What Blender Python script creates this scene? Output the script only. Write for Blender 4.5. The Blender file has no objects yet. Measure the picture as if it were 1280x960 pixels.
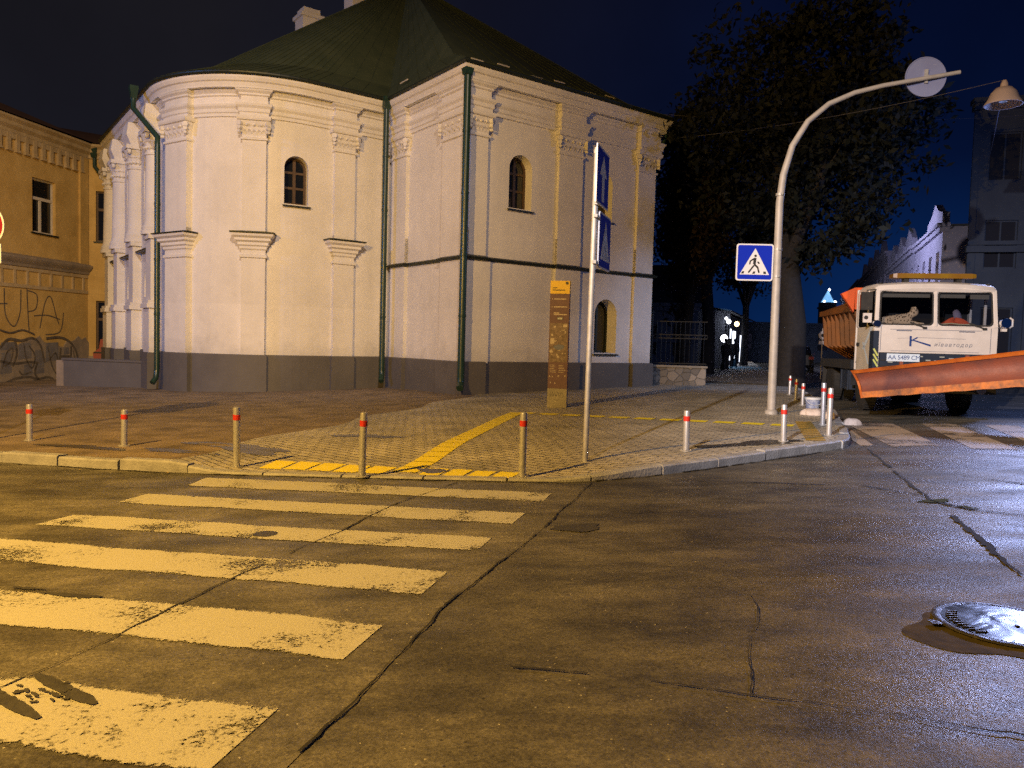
import bpy, bmesh, math, random
from mathutils import Vector, Matrix, geometry
from math import radians as R, sin, cos, pi

random.seed(7)
D = bpy.data
SC = bpy.context.scene
COL = SC.collection
S = 0.027                      # the crossing rises gently towards the right


def gz(x, y=0.0):
    return S * max(-40.0, min(60.0, x))


# ---------------------------------------------------------------- camera
cam = D.cameras.new('camera')
cam.sensor_width = 36
cam.lens = 27
cam.clip_end = 2000
cam.clip_start = 0.05
co = D.objects.new('camera', cam)
COL.objects.link(co)
fwd = Vector((0, cos(R(3.0)), -sin(R(3.0))))
rt0 = Vector((1, 0, 0))
up0 = rt0.cross(fwd)
roll = R(1.55)
rt = rt0 * cos(roll) + up0 * sin(roll)
up = up0 * cos(roll) - rt0 * sin(roll)
mw = Matrix((rt, up, -fwd)).transposed().to_4x4()
mw.translation = Vector((0, 0, 1.6))
co.matrix_world = mw
SC.camera = co

# ---------------------------------------------------------------- night sky
w = D.worlds.new('World')
SC.world = w
w.use_nodes = True
nt = w.node_tree
nt.nodes.clear()
out = nt.nodes.new('ShaderNodeOutputWorld')
bg = nt.nodes.new('ShaderNodeBackground')
tc = nt.nodes.new('ShaderNodeTexCoord')
sep = nt.nodes.new('ShaderNodeSeparateXYZ')
nt.links.new(tc.outputs['Generated'], sep.inputs[0])
mr = nt.nodes.new('ShaderNodeMapRange')
mr.inputs['From Min'].default_value = -0.05
mr.inputs['From Max'].default_value = 0.55
nt.links.new(sep.outputs['Z'], mr.inputs['Value'])
ramp = nt.nodes.new('ShaderNodeValToRGB')
ramp.color_ramp.elements[0].color = (0.0022, 0.0205, 0.0960, 1)
ramp.color_ramp.elements[1].color = (0.0016, 0.0022, 0.0100, 1)
e = ramp.color_ramp.elements.new(0.45)
e.color = (0.0012, 0.0048, 0.0260, 1)
nt.links.new(mr.outputs[0], ramp.inputs[0])
ramp2 = nt.nodes.new('ShaderNodeValToRGB')        # the west side of the sky is nearly black
ramp2.color_ramp.elements[0].color = (0.0080, 0.0085, 0.0150, 1)
ramp2.color_ramp.elements[1].color = (0.0090, 0.0080, 0.0095, 1)
nt.links.new(mr.outputs[0], ramp2.inputs[0])
mr2 = nt.nodes.new('ShaderNodeMapRange')
mr2.inputs['From Min'].default_value = -0.35
mr2.inputs['From Max'].default_value = 0.30
nt.links.new(sep.outputs['X'], mr2.inputs['Value'])
mx = nt.nodes.new('ShaderNodeMixRGB')
nt.links.new(mr2.outputs[0], mx.inputs[0])
nt.links.new(ramp2.outputs[0], mx.inputs[1])
nt.links.new(ramp.outputs[0], mx.inputs[2])
nz = nt.nodes.new('ShaderNodeTexNoise')           # thin night cloud
nz.inputs['Scale'].default_value = 2.6
nz.inputs['Detail'].default_value = 5
nt.links.new(tc.outputs['Generated'], nz.inputs['Vector'])
mr3 = nt.nodes.new('ShaderNodeMapRange')
mr3.inputs['From Min'].default_value = 0.3
mr3.inputs['From Max'].default_value = 0.7
mr3.inputs['To Min'].default_value = 0.7
mr3.inputs['To Max'].default_value = 1.35
nt.links.new(nz.outputs['Fac'], mr3.inputs['Value'])
mul = nt.nodes.new('ShaderNodeMixRGB')
mul.blend_type = 'MULTIPLY'
mul.inputs[0].default_value = 1
nt.links.new(mx.outputs[0], mul.inputs[1])
nt.links.new(mr3.outputs[0], mul.inputs[2])
nt.links.new(mul.outputs[0], bg.inputs['Color'])
bg.inputs['Strength'].default_value = 1.0
nt.links.new(bg.outputs[0], out.inputs[0])


# ---------------------------------------------------------------- street lamps of the crossing, plus added fill lights
def lamp(name, kind, loc, power, color, size, target=None, angle=60, blend=0.5):
    l = D.lights.new(name, kind)
    l.energy = power
    l.color = color
    l.shadow_soft_size = size
    o = D.objects.new(name, l)
    o.location = loc
    if kind == 'SPOT':
        l.spot_size = R(angle)
        l.spot_blend = blend
        o.rotation_euler = (Vector(target) - Vector(loc)).to_track_quat('-Z', 'Y').to_euler()
    COL.objects.link(o)
    return o


lamp('sodium_lamp_light', 'POINT', (-8.5, 2.0, 8.0), 11000, (1.0, 0.56, 0.11), 0.10)
lamp('far_lamp_light', 'SPOT', (6.0, -24.0, 26.0), 52000, (1.0, 0.77, 0.60), 0.2,
     target=(-11.3, 24.0, 4.5), angle=30, blend=1.0)
lamp('church_fill_light', 'SPOT', (-27.0, 8.0, 10.0), 5600, (0.14, 0.36, 1.0), 0.2,  # unseen blue fill for the church walls that face left
     target=(-9.0, 27.0, 6.5), angle=52, blend=0.5)
lamp('truck_fill_light', 'SPOT', (-6.0, -6.0, 8.0), 30000, (1.0, 0.91, 0.93), 0.12,  # unseen fill, placed to brighten the truck front and miss the church
     target=(9.3, 17.0, 2.0), angle=33, blend=1.0)
lamp('white_lamp_light', 'SPOT', (14.9, 21.0, 6.4), 3700, (0.46, 0.55, 1.0), 0.55,
     target=(6.8, 5.0, 0.0), angle=56, blend=1.0)
lamp('facade_fill_light', 'SPOT', (16.0, 19.0, 7.0), 2200, (0.55, 0.68, 1.0), 0.3,  # extra spot added to cool the lower right end of the facade
     target=(5.5, 27.0, 1.2), angle=38, blend=1.0)
lamp('sign_fill_light', 'SPOT', (14.9, 21.0, 6.4), 900, (0.86, 0.82, 1.0), 0.3,  # narrow beam added only to brighten the two post signs
     target=(1.15, 10.2, 3.25), angle=7, blend=0.6)
lamp('blue_fill_light', 'POINT', (15.0, 21.6, 6.6), 520, (0.26, 0.40, 1.0), 0.3)  # blue fill added beside the white lamp, reaching outside its cone
lamp('street_row_light', 'SPOT', (16.5, 44.0, 8.0), 2600, (0.62, 0.64, 1.0), 0.3,
     target=(30.0, 45.0, 4.0), angle=150, blend=0.6)

SC.render.engine = 'CYCLES'
SC.cycles.use_denoising = False
SC.cycles.max_bounces = 5
SC.cycles.sample_clamp_indirect = 3
vs = SC.view_settings
vs.view_transform = 'Standard'
vs.look = 'None'
vs.exposure = 0
vs.gamma = 1
vs.use_curve_mapping = False


# ---------------------------------------------------------------- materials
def mat(name, c1, c2=None, scale=3.0, rough=0.7, rough2=None, metal=0.0, bump=0.0, bscale=30.0,
        emit=None, estr=0.0, detail=6, spec=0.5):
    m = D.materials.new(name)
    m.use_nodes = True
    t = m.node_tree
    b = t.nodes['Principled BSDF']
    b.inputs['Metallic'].default_value = metal
    b.inputs['Roughness'].default_value = rough
    b.inputs['Specular IOR Level'].default_value = spec
    b.inputs['Base Color'].default_value = (*c1, 1)
    if c2 or rough2 is not None or bump:
        tcn = t.nodes.new('ShaderNodeTexCoord')
    if c2 or rough2 is not None:
        n = t.nodes.new('ShaderNodeTexNoise')
        n.inputs['Scale'].default_value = scale
        n.inputs['Detail'].default_value = detail
        n.inputs['Roughness'].default_value = 0.62
        t.links.new(tcn.outputs['Object'], n.inputs['Vector'])
        q = t.nodes.new('ShaderNodeMapRange')
        q.inputs['From Min'].default_value = 0.32
        q.inputs['From Max'].default_value = 0.68
        t.links.new(n.outputs['Fac'], q.inputs['Value'])
        if c2:
            r = t.nodes.new('ShaderNodeMixRGB')
            r.inputs[1].default_value = (*c1, 1)
            r.inputs[2].default_value = (*c2, 1)
            t.links.new(q.outputs[0], r.inputs[0])
            t.links.new(r.outputs[0], b.inputs['Base Color'])
        if rough2 is not None:
            rr = t.nodes.new('ShaderNodeMapRange')
            rr.inputs['To Min'].default_value = rough
            rr.inputs['To Max'].default_value = rough2
            t.links.new(q.outputs[0], rr.inputs['Value'])
            t.links.new(rr.outputs[0], b.inputs['Roughness'])
    if bump:
        n2 = t.nodes.new('ShaderNodeTexNoise')
        n2.inputs['Scale'].default_value = bscale
        n2.inputs['Detail'].default_value = 5
        t.links.new(tcn.outputs['Object'], n2.inputs['Vector'])
        bp = t.nodes.new('ShaderNodeBump')
        bp.inputs['Strength'].default_value = bump
        bp.inputs['Distance'].default_value = 0.02
        t.links.new(n2.outputs['Fac'], bp.inputs['Height'])
        t.links.new(bp.outputs[0], b.inputs['Normal'])
    if emit:
        b.inputs['Emission Color'].default_value = (*emit, 1)
        b.inputs['Emission Strength'].default_value = estr
    return m


def nodes_of(m):
    return m.node_tree, m.node_tree.nodes, m.node_tree.links, m.node_tree.nodes['Principled BSDF']


def asphalt(name='asphalt', k_=1.0):
    m = D.materials.new(name)
    m.use_nodes = True
    t, N, L, b = nodes_of(m)
    tcn = N.new('ShaderNodeTexCoord')

    def noise(scale, detail, sx=1, sy=1, rz=0, rough=0.6):
        mp = N.new('ShaderNodeMapping')
        mp.inputs['Scale'].default_value = (sx, sy, 1)
        mp.inputs['Rotation'].default_value = (0, 0, rz)
        L.new(tcn.outputs['Object'], mp.inputs[0])
        n = N.new('ShaderNodeTexNoise')
        n.inputs['Scale'].default_value = scale
        n.inputs['Detail'].default_value = detail
        n.inputs['Roughness'].default_value = rough
        L.new(mp.outputs[0], n.inputs['Vector'])
        return n.outputs['Fac']

    def rng(v, a, c, lo, hi):
        q = N.new('ShaderNodeMapRange')
        q.inputs['From Min'].default_value = a
        q.inputs['From Max'].default_value = c
        q.inputs['To Min'].default_value = lo
        q.inputs['To Max'].default_value = hi
        L.new(v, q.inputs['Value'])
        return q.outputs[0]

    def math_(op, a, c):
        q = N.new('ShaderNodeMath')
        q.operation = op
        for i, v in enumerate((a, c)):
            if isinstance(v, float):
                q.inputs[i].default_value = v
            else:
                L.new(v, q.inputs[i])
        return q.outputs[0]
    big = noise(0.35, 6, 1, 2.6, R(-8))            # tyre-polished bands across the road
    mid = noise(1.7, 7, 1, 1.7, R(-12), 0.68)
    fine = noise(38, 5, rough=0.7)
    grit = noise(95, 3, rough=0.7)
    stain = noise(0.9, 8, 1, 2.2, R(-14), 0.72)
    vor = N.new('ShaderNodeTexVoronoi')
    vor.inputs['Scale'].default_value = 85
    L.new(tcn.outputs['Object'], vor.inputs['Vector'])
    sepc = N.new('ShaderNodeSeparateColor')
    L.new(vor.outputs['Color'], sepc.inputs[0])
    stone = sepc.outputs[0]
    k = math_('ADD', rng(big, .34, .66, 0, .5), rng(mid, .36, .64, 0, .5))
    cr = N.new('ShaderNodeValToRGB')
    cr.color_ramp.elements[0].color = (0.030 * k_, 0.028 * k_, 0.022 * k_, 1)
    cr.color_ramp.elements[1].color = (0.118 * k_, 0.108 * k_, 0.086 * k_, 1)
    cr.color_ramp.elements.new(0.5).color = (0.068 * k_, 0.063 * k_, 0.050 * k_, 1)
    L.new(k, cr.inputs[0])
    g = math_('MULTIPLY', rng(grit, .3, .7, .76, 1.22), rng(stone, 0., 1., .74, 1.3))
    f2 = math_('MULTIPLY', rng(fine, .3, .7, .74, 1.24), rng(stain, .40, .56, .60, 1.10))
    mlt = N.new('ShaderNodeMixRGB')
    mlt.blend_type = 'MULTIPLY'
    mlt.inputs[0].default_value = 1
    L.new(cr.outputs[0], mlt.inputs[1])
    L.new(math_('MULTIPLY', g, f2), mlt.inputs[2])
    vs2 = N.new('ShaderNodeTexVoronoi')           # pale grit lying loose on the road
    vs2.inputs['Scale'].default_value = 26
    L.new(tcn.outputs['Object'], vs2.inputs['Vector'])
    sp2 = N.new('ShaderNodeSeparateColor')
    L.new(vs2.outputs['Color'], sp2.inputs[0])
    grit_on = math_('MULTIPLY', rng(vs2.outputs['Distance'], .10, .16, 1, 0), rng(sp2.outputs[1], .80, .86, 0, 1))
    dark_on = math_('MULTIPLY', rng(vs2.outputs['Distance'], .16, .26, 1, 0), rng(sp2.outputs[2], .84, .88, 0, 1))
    m2 = N.new('ShaderNodeMixRGB')
    m2.inputs[2].default_value = (0.26 * k_, 0.245 * k_, 0.20 * k_, 1)
    L.new(grit_on, m2.inputs[0])
    L.new(mlt.outputs[0], m2.inputs[1])
    m3 = N.new('ShaderNodeMixRGB')
    m3.inputs[2].default_value = (0.020, 0.019, 0.016, 1)
    L.new(math_('MULTIPLY', dark_on, 0.7), m3.inputs[0])
    L.new(m2.outputs[0], m3.inputs[1])
    L.new(m3.outputs[0], b.inputs['Base Color'])
    wet = noise(0.55, 5, 1, 2.2, R(-20), 0.6)
    rr = math_('ADD', rng(wet, .35, .65, .36, .62), math_('ADD', rng(grit, .3, .7, -.06, .06), rng(stone, .0, .12, -.09, .0)))
    L.new(rr, b.inputs['Roughness'])
    h = math_('ADD', math_('MULTIPLY', stone, 0.35), math_('MULTIPLY', fine, 0.9))
    h = math_('ADD', h, math_('MULTIPLY', mid, 2.0))
    bp = N.new('ShaderNodeBump')
    bp.inputs['Strength'].default_value = 0.34
    bp.inputs['Distance'].default_value = 0.012
    L.new(h, bp.inputs['Height'])
    L.new(bp.outputs[0], b.inputs['Normal'])
    return m


def paver(name, c1, c2, mortar, rz, bw=0.21, bh=0.105, mort=0.006, dirt=0.6):
    m = D.materials.new(name)
    m.use_nodes = True
    t, N, L, b = nodes_of(m)
    tcn = N.new('ShaderNodeTexCoord')
    mp = N.new('ShaderNodeMapping')
    mp.inputs['Rotation'].default_value = (0, 0, rz)
    L.new(tcn.outputs['Object'], mp.inputs[0])
    br = N.new('ShaderNodeTexBrick')
    br.inputs['Color1'].default_value = (*c1, 1)
    br.inputs['Color2'].default_value = (*c2, 1)
    br.inputs['Mortar'].default_value = (*mortar, 1)
    br.inputs['Scale'].default_value = 1
    br.inputs['Brick Width'].default_value = bw
    br.inputs['Row Height'].default_value = bh
    br.inputs['Mortar Size'].default_value = mort
    br.inputs['Mortar Smooth'].default_value = 0.3
    L.new(mp.outputs[0], br.inputs['Vector'])
    n = N.new('ShaderNodeTexNoise')
    n.inputs['Scale'].default_value = 0.9
    n.inputs['Detail'].default_value = 8
    n.inputs['Roughness'].default_value = 0.65
    L.new(tcn.outputs['Object'], n.inputs['Vector'])
    q = N.new('ShaderNodeMapRange')
    q.inputs['From Min'].default_value = 0.33
    q.inputs['From Max'].default_value = 0.62
    q.inputs['To Min'].default_value = dirt
    q.inputs['To Max'].default_value = 1.12
    L.new(n.outputs['Fac'], q.inputs['Value'])
    ml = N.new('ShaderNodeMixRGB')
    ml.blend_type = 'MULTIPLY'
    ml.inputs[0].default_value = 1
    L.new(br.outputs['Color'], ml.inputs[1])
    L.new(q.outputs[0], ml.inputs[2])
    L.new(ml.outputs[0], b.inputs['Base Color'])
    b.inputs['Roughness'].default_value = 0.62
    bp = N.new('ShaderNodeBump')
    bp.inputs['Strength'].default_value = 0.6
    bp.inputs['Distance'].default_value = 0.006
    inv = N.new('ShaderNodeMath')
    inv.operation = 'SUBTRACT'
    inv.inputs[0].default_value = 1
    L.new(br.outputs['Fac'], inv.inputs[1])
    n3 = N.new('ShaderNodeTexNoise')
    n3.inputs['Scale'].default_value = 45
    L.new(tcn.outputs['Object'], n3.inputs['Vector'])
    ad = N.new('ShaderNodeMath')
    ad.operation = 'ADD'
    L.new(inv.outputs[0], ad.inputs[0])
    L.new(n3.outputs['Fac'], ad.inputs[1])
    L.new(ad.outputs[0], bp.inputs['Height'])
    L.new(bp.outputs[0], b.inputs['Normal'])
    return m


def worn_paint(name, col, under, wear=0.40):
    """road paint rubbed through to the asphalt, more in some places"""
    m = D.materials.new(name)
    m.use_nodes = True
    t, N, L, b = nodes_of(m)
    tcn = N.new('ShaderNodeTexCoord')
    n = N.new('ShaderNodeTexNoise')
    n.inputs['Scale'].default_value = 42
    n.inputs['Detail'].default_value = 6
    n.inputs['Roughness'].default_value = 0.7
    L.new(tcn.outputs['Object'], n.inputs['Vector'])
    n2 = N.new('ShaderNodeTexNoise')
    n2.inputs['Scale'].default_value = 1.5
    n2.inputs['Detail'].default_value = 7
    n2.inputs['Roughness'].default_value = 0.65
    L.new(tcn.outputs['Object'], n2.inputs['Vector'])
    ad = N.new('ShaderNodeMath')
    ad.operation = 'MULTIPLY_ADD'
    ad.inputs[1].default_value = 1.25
    L.new(n2.outputs['Fac'], ad.inputs[0])
    L.new(n.outputs['Fac'], ad.inputs[2])
    at = N.new('ShaderNodeAttribute')
    at.attribute_name = 'edge'
    ed = N.new('ShaderNodeMath')
    ed.operation = 'MULTIPLY_ADD'
    ed.inputs[1].default_value = -0.30
    L.new(at.outputs['Fac'], ed.inputs[0])
    L.new(ad.outputs[0], ed.inputs[2])
    q = N.new('ShaderNodeMapRange')
    q.inputs['From Min'].default_value = wear + 0.47
    q.inputs['From Max'].default_value = wear + 0.65
    L.new(ed.outputs[0], q.inputs['Value'])
    mx_ = N.new('ShaderNodeMixRGB')
    mx_.inputs[1].default_value = (*under, 1)
    mx_.inputs[2].default_value = (*col, 1)
    L.new(q.outputs[0], mx_.inputs[0])
    L.new(mx_.outputs[0], b.inputs['Base Color'])
    b.inputs['Roughness'].default_value = 0.62
    q2 = N.new('ShaderNodeMapRange')
    q2.inputs['From Min'].default_value = 0.25
    q2.inputs['From Max'].default_value = 0.55
    L.new(q.outputs[0], q2.inputs['Value'])
    L.new(q2.outputs[0], b.inputs['Alpha'])
    bp = N.new('ShaderNodeBump')
    bp.inputs['Strength'].default_value = 0.5
    bp.inputs['Distance'].default_value = 0.008
    L.new(n.outputs['Fac'], bp.inputs['Height'])
    L.new(bp.outputs[0], b.inputs['Normal'])
    return m


def leaf_mat(name, a, c):
    m = D.materials.new(name)
    m.use_nodes = True
    t, N, L, b = nodes_of(m)
    g = N.new('ShaderNodeNewGeometry')
    r = N.new('ShaderNodeMixRGB')
    r.inputs[1].default_value = (*a, 1)
    r.inputs[2].default_value = (*c, 1)
    L.new(g.outputs['Random Per Island'], r.inputs[0])
    L.new(r.outputs[0], b.inputs['Base Color'])
    b.inputs['Roughness'].default_value = 0.9
    b.inputs['Specular IOR Level'].default_value = 0.1
    return m


def plaster():
    """limewashed plaster: patched paint, faint rain streaks and splashed dirt at the foot"""
    m = D.materials.new('white_plaster')
    m.use_nodes = True
    t, N, L, b = nodes_of(m)
    tcn = N.new('ShaderNodeTexCoord')

    def noise(scale, detail, sc3=(1, 1, 1), rough=.6):
        mp = N.new('ShaderNodeMapping')
        mp.inputs['Scale'].default_value = sc3
        L.new(tcn.outputs['Object'], mp.inputs[0])
        n = N.new('ShaderNodeTexNoise')
        n.inputs['Scale'].default_value = scale
        n.inputs['Detail'].default_value = detail
        n.inputs['Roughness'].default_value = rough
        L.new(mp.outputs[0], n.inputs['Vector'])
        return n.outputs['Fac']

    def rng(v, a, c, lo, hi):
        q = N.new('ShaderNodeMapRange')
        q.inputs['From Min'].default_value = a
        q.inputs['From Max'].default_value = c
        q.inputs['To Min'].default_value = lo
        q.inputs['To Max'].default_value = hi
        L.new(v, q.inputs['Value'])
        return q.outputs[0]

    def mul(a, c):
        q = N.new('ShaderNodeMath')
        q.operation = 'MULTIPLY'
        L.new(a, q.inputs[0])
        L.new(c, q.inputs[1])
        return q.outputs[0]
    sp = N.new('ShaderNodeSeparateXYZ')
    L.new(tcn.outputs['Object'], sp.inputs[0])
    v = mul(rng(noise(.55, 6), .35, .65, .90, 1.03), rng(noise(1.0, 4, (3.2, 3.2, .16)),   .42, .70, 1.0, .955))
    v = mul(v, rng(noise(3.2, 6, rough=.7), .30, .5, .93, 1.0))
    ns = N.new('ShaderNodeMath')
    ns.operation = 'MULTIPLY_ADD'
    ns.inputs[1].default_value = 1.6
    L.new(noise(1.6, 5), ns.inputs[0])
    L.new(sp.outputs['Z'], ns.inputs[2])
    v = mul(v, rng(ns.outputs[0], 1.75, 2.35, .84, 1.0))
    patch = N.new('ShaderNodeMath')          # the band that was repainted up to head height
    patch.operation = 'MULTIPLY_ADD'
    patch.inputs[1].default_value = .10
    L.new(noise(.8, 3), patch.inputs[0])
    L.new(sp.outputs['Z'], patch.inputs[2])
    v = mul(v, rng(patch.outputs[0], 2.62, 2.66, 1.0, .955))
    cm = N.new('ShaderNodeMixRGB')
    cm.blend_type = 'MULTIPLY'
    cm.inputs[0].default_value = 1
    cm.inputs[1].default_value = (.79, .765, .74, 1)
    L.new(v, cm.inputs[2])
    L.new(cm.outputs[0], b.inputs['Base Color'])
    b.inputs['Roughness'].default_value = .88
    b.inputs['Specular IOR Level'].default_value = .25
    bp = N.new('ShaderNodeBump')
    bp.inputs['Strength'].default_value = .35
    bp.inputs['Distance'].default_value = .03
    L.new(noise(2.2, 7, rough=.55), bp.inputs['Height'])
    L.new(bp.outputs[0], b.inputs['Normal'])
    return m


def stone_mat():
    m = D.materials.new('rubble_stone')
    m.use_nodes = True
    t, N, L, b = nodes_of(m)
    tcn = N.new('ShaderNodeTexCoord')
    v = N.new('ShaderNodeTexVoronoi')
    v.inputs['Scale'].default_value = 3.4
    L.new(tcn.outputs['Object'], v.inputs['Vector'])
    ve = N.new('ShaderNodeTexVoronoi')
    ve.feature = 'DISTANCE_TO_EDGE'
    ve.inputs['Scale'].default_value = 3.4
    L.new(tcn.outputs['Object'], ve.inputs['Vector'])
    sp = N.new('ShaderNodeSeparateColor')
    L.new(v.outputs['Color'], sp.inputs[0])
    r = N.new('ShaderNodeMixRGB')
    r.inputs[1].default_value = (0.16, 0.15, 0.14, 1)
    r.inputs[2].default_value = (0.36, 0.32, 0.28, 1)
    L.new(sp.outputs[0], r.inputs[0])
    q = N.new('ShaderNodeMapRange')
    q.inputs['From Max'].default_value = 0.05
    L.new(ve.outputs['Distance'], q.inputs['Value'])
    r2 = N.new('ShaderNodeMixRGB')
    r2.inputs[1].default_value = (0.24, 0.23, 0.21, 1)
    L.new(q.outputs[0], r2.inputs[0])
    L.new(r.outputs[0], r2.inputs[2])
    L.new(r2.outputs[0], b.inputs['Base Color'])
    b.inputs['Roughness'].default_value = 0.85
    bp = N.new('ShaderNodeBump')
    bp.inputs['Distance'].default_value = 0.03
    L.new(q.outputs[0], bp.inputs['Height'])
    L.new(bp.outputs[0], b.inputs['Normal'])
    return m


def spotted_mat():
    m = D.materials.new('spotted_plush')
    m.use_nodes = True
    t, N, L, b = nodes_of(m)
    tcn = N.new('ShaderNodeTexCoord')
    v = N.new('ShaderNodeTexVoronoi')
    v.inputs['Scale'].default_value = 26
    L.new(tcn.outputs['Object'], v.inputs['Vector'])
    q = N.new('ShaderNodeMapRange')
    q.inputs['From Min'].default_value = 0.28
    q.inputs['From Max'].default_value = 0.40
    L.new(v.outputs['Distance'], q.inputs['Value'])
    r = N.new('ShaderNodeMixRGB')
    r.inputs[1].default_value = (0.05, 0.035, 0.025, 1)
    r.inputs[2].default_value = (0.62, 0.48, 0.33, 1)
    L.new(q.outputs[0], r.inputs[0])
    L.new(r.outputs[0], b.inputs['Base Color'])
    b.inputs['Roughness'].default_value = 0.9
    return m


def glass_mat(name, tint=(0.5, 0.55, 0.6), clear=0.8):
    m = D.materials.new(name)
    m.use_nodes = True
    t = m.node_tree
    t.nodes.clear()
    o = t.nodes.new('ShaderNodeOutputMaterial')
    tr = t.nodes.new('ShaderNodeBsdfTransparent')
    tr.inputs[0].default_value = (*tint, 1)
    gl = t.nodes.new('ShaderNodeBsdfGlossy')
    gl.inputs['Roughness'].default_value = 0.03
    fr = t.nodes.new('ShaderNodeFresnel')
    fr.inputs[0].default_value = 1.5
    mixn = t.nodes.new('ShaderNodeMixShader')
    t.links.new(fr.outputs[0], mixn.inputs[0])
    t.links.new(tr.outputs[0], mixn.inputs[1])
    t.links.new(gl.outputs[0], mixn.inputs[2])
    t.links.new(mixn.outputs[0], o.inputs[0])
    return m


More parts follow.
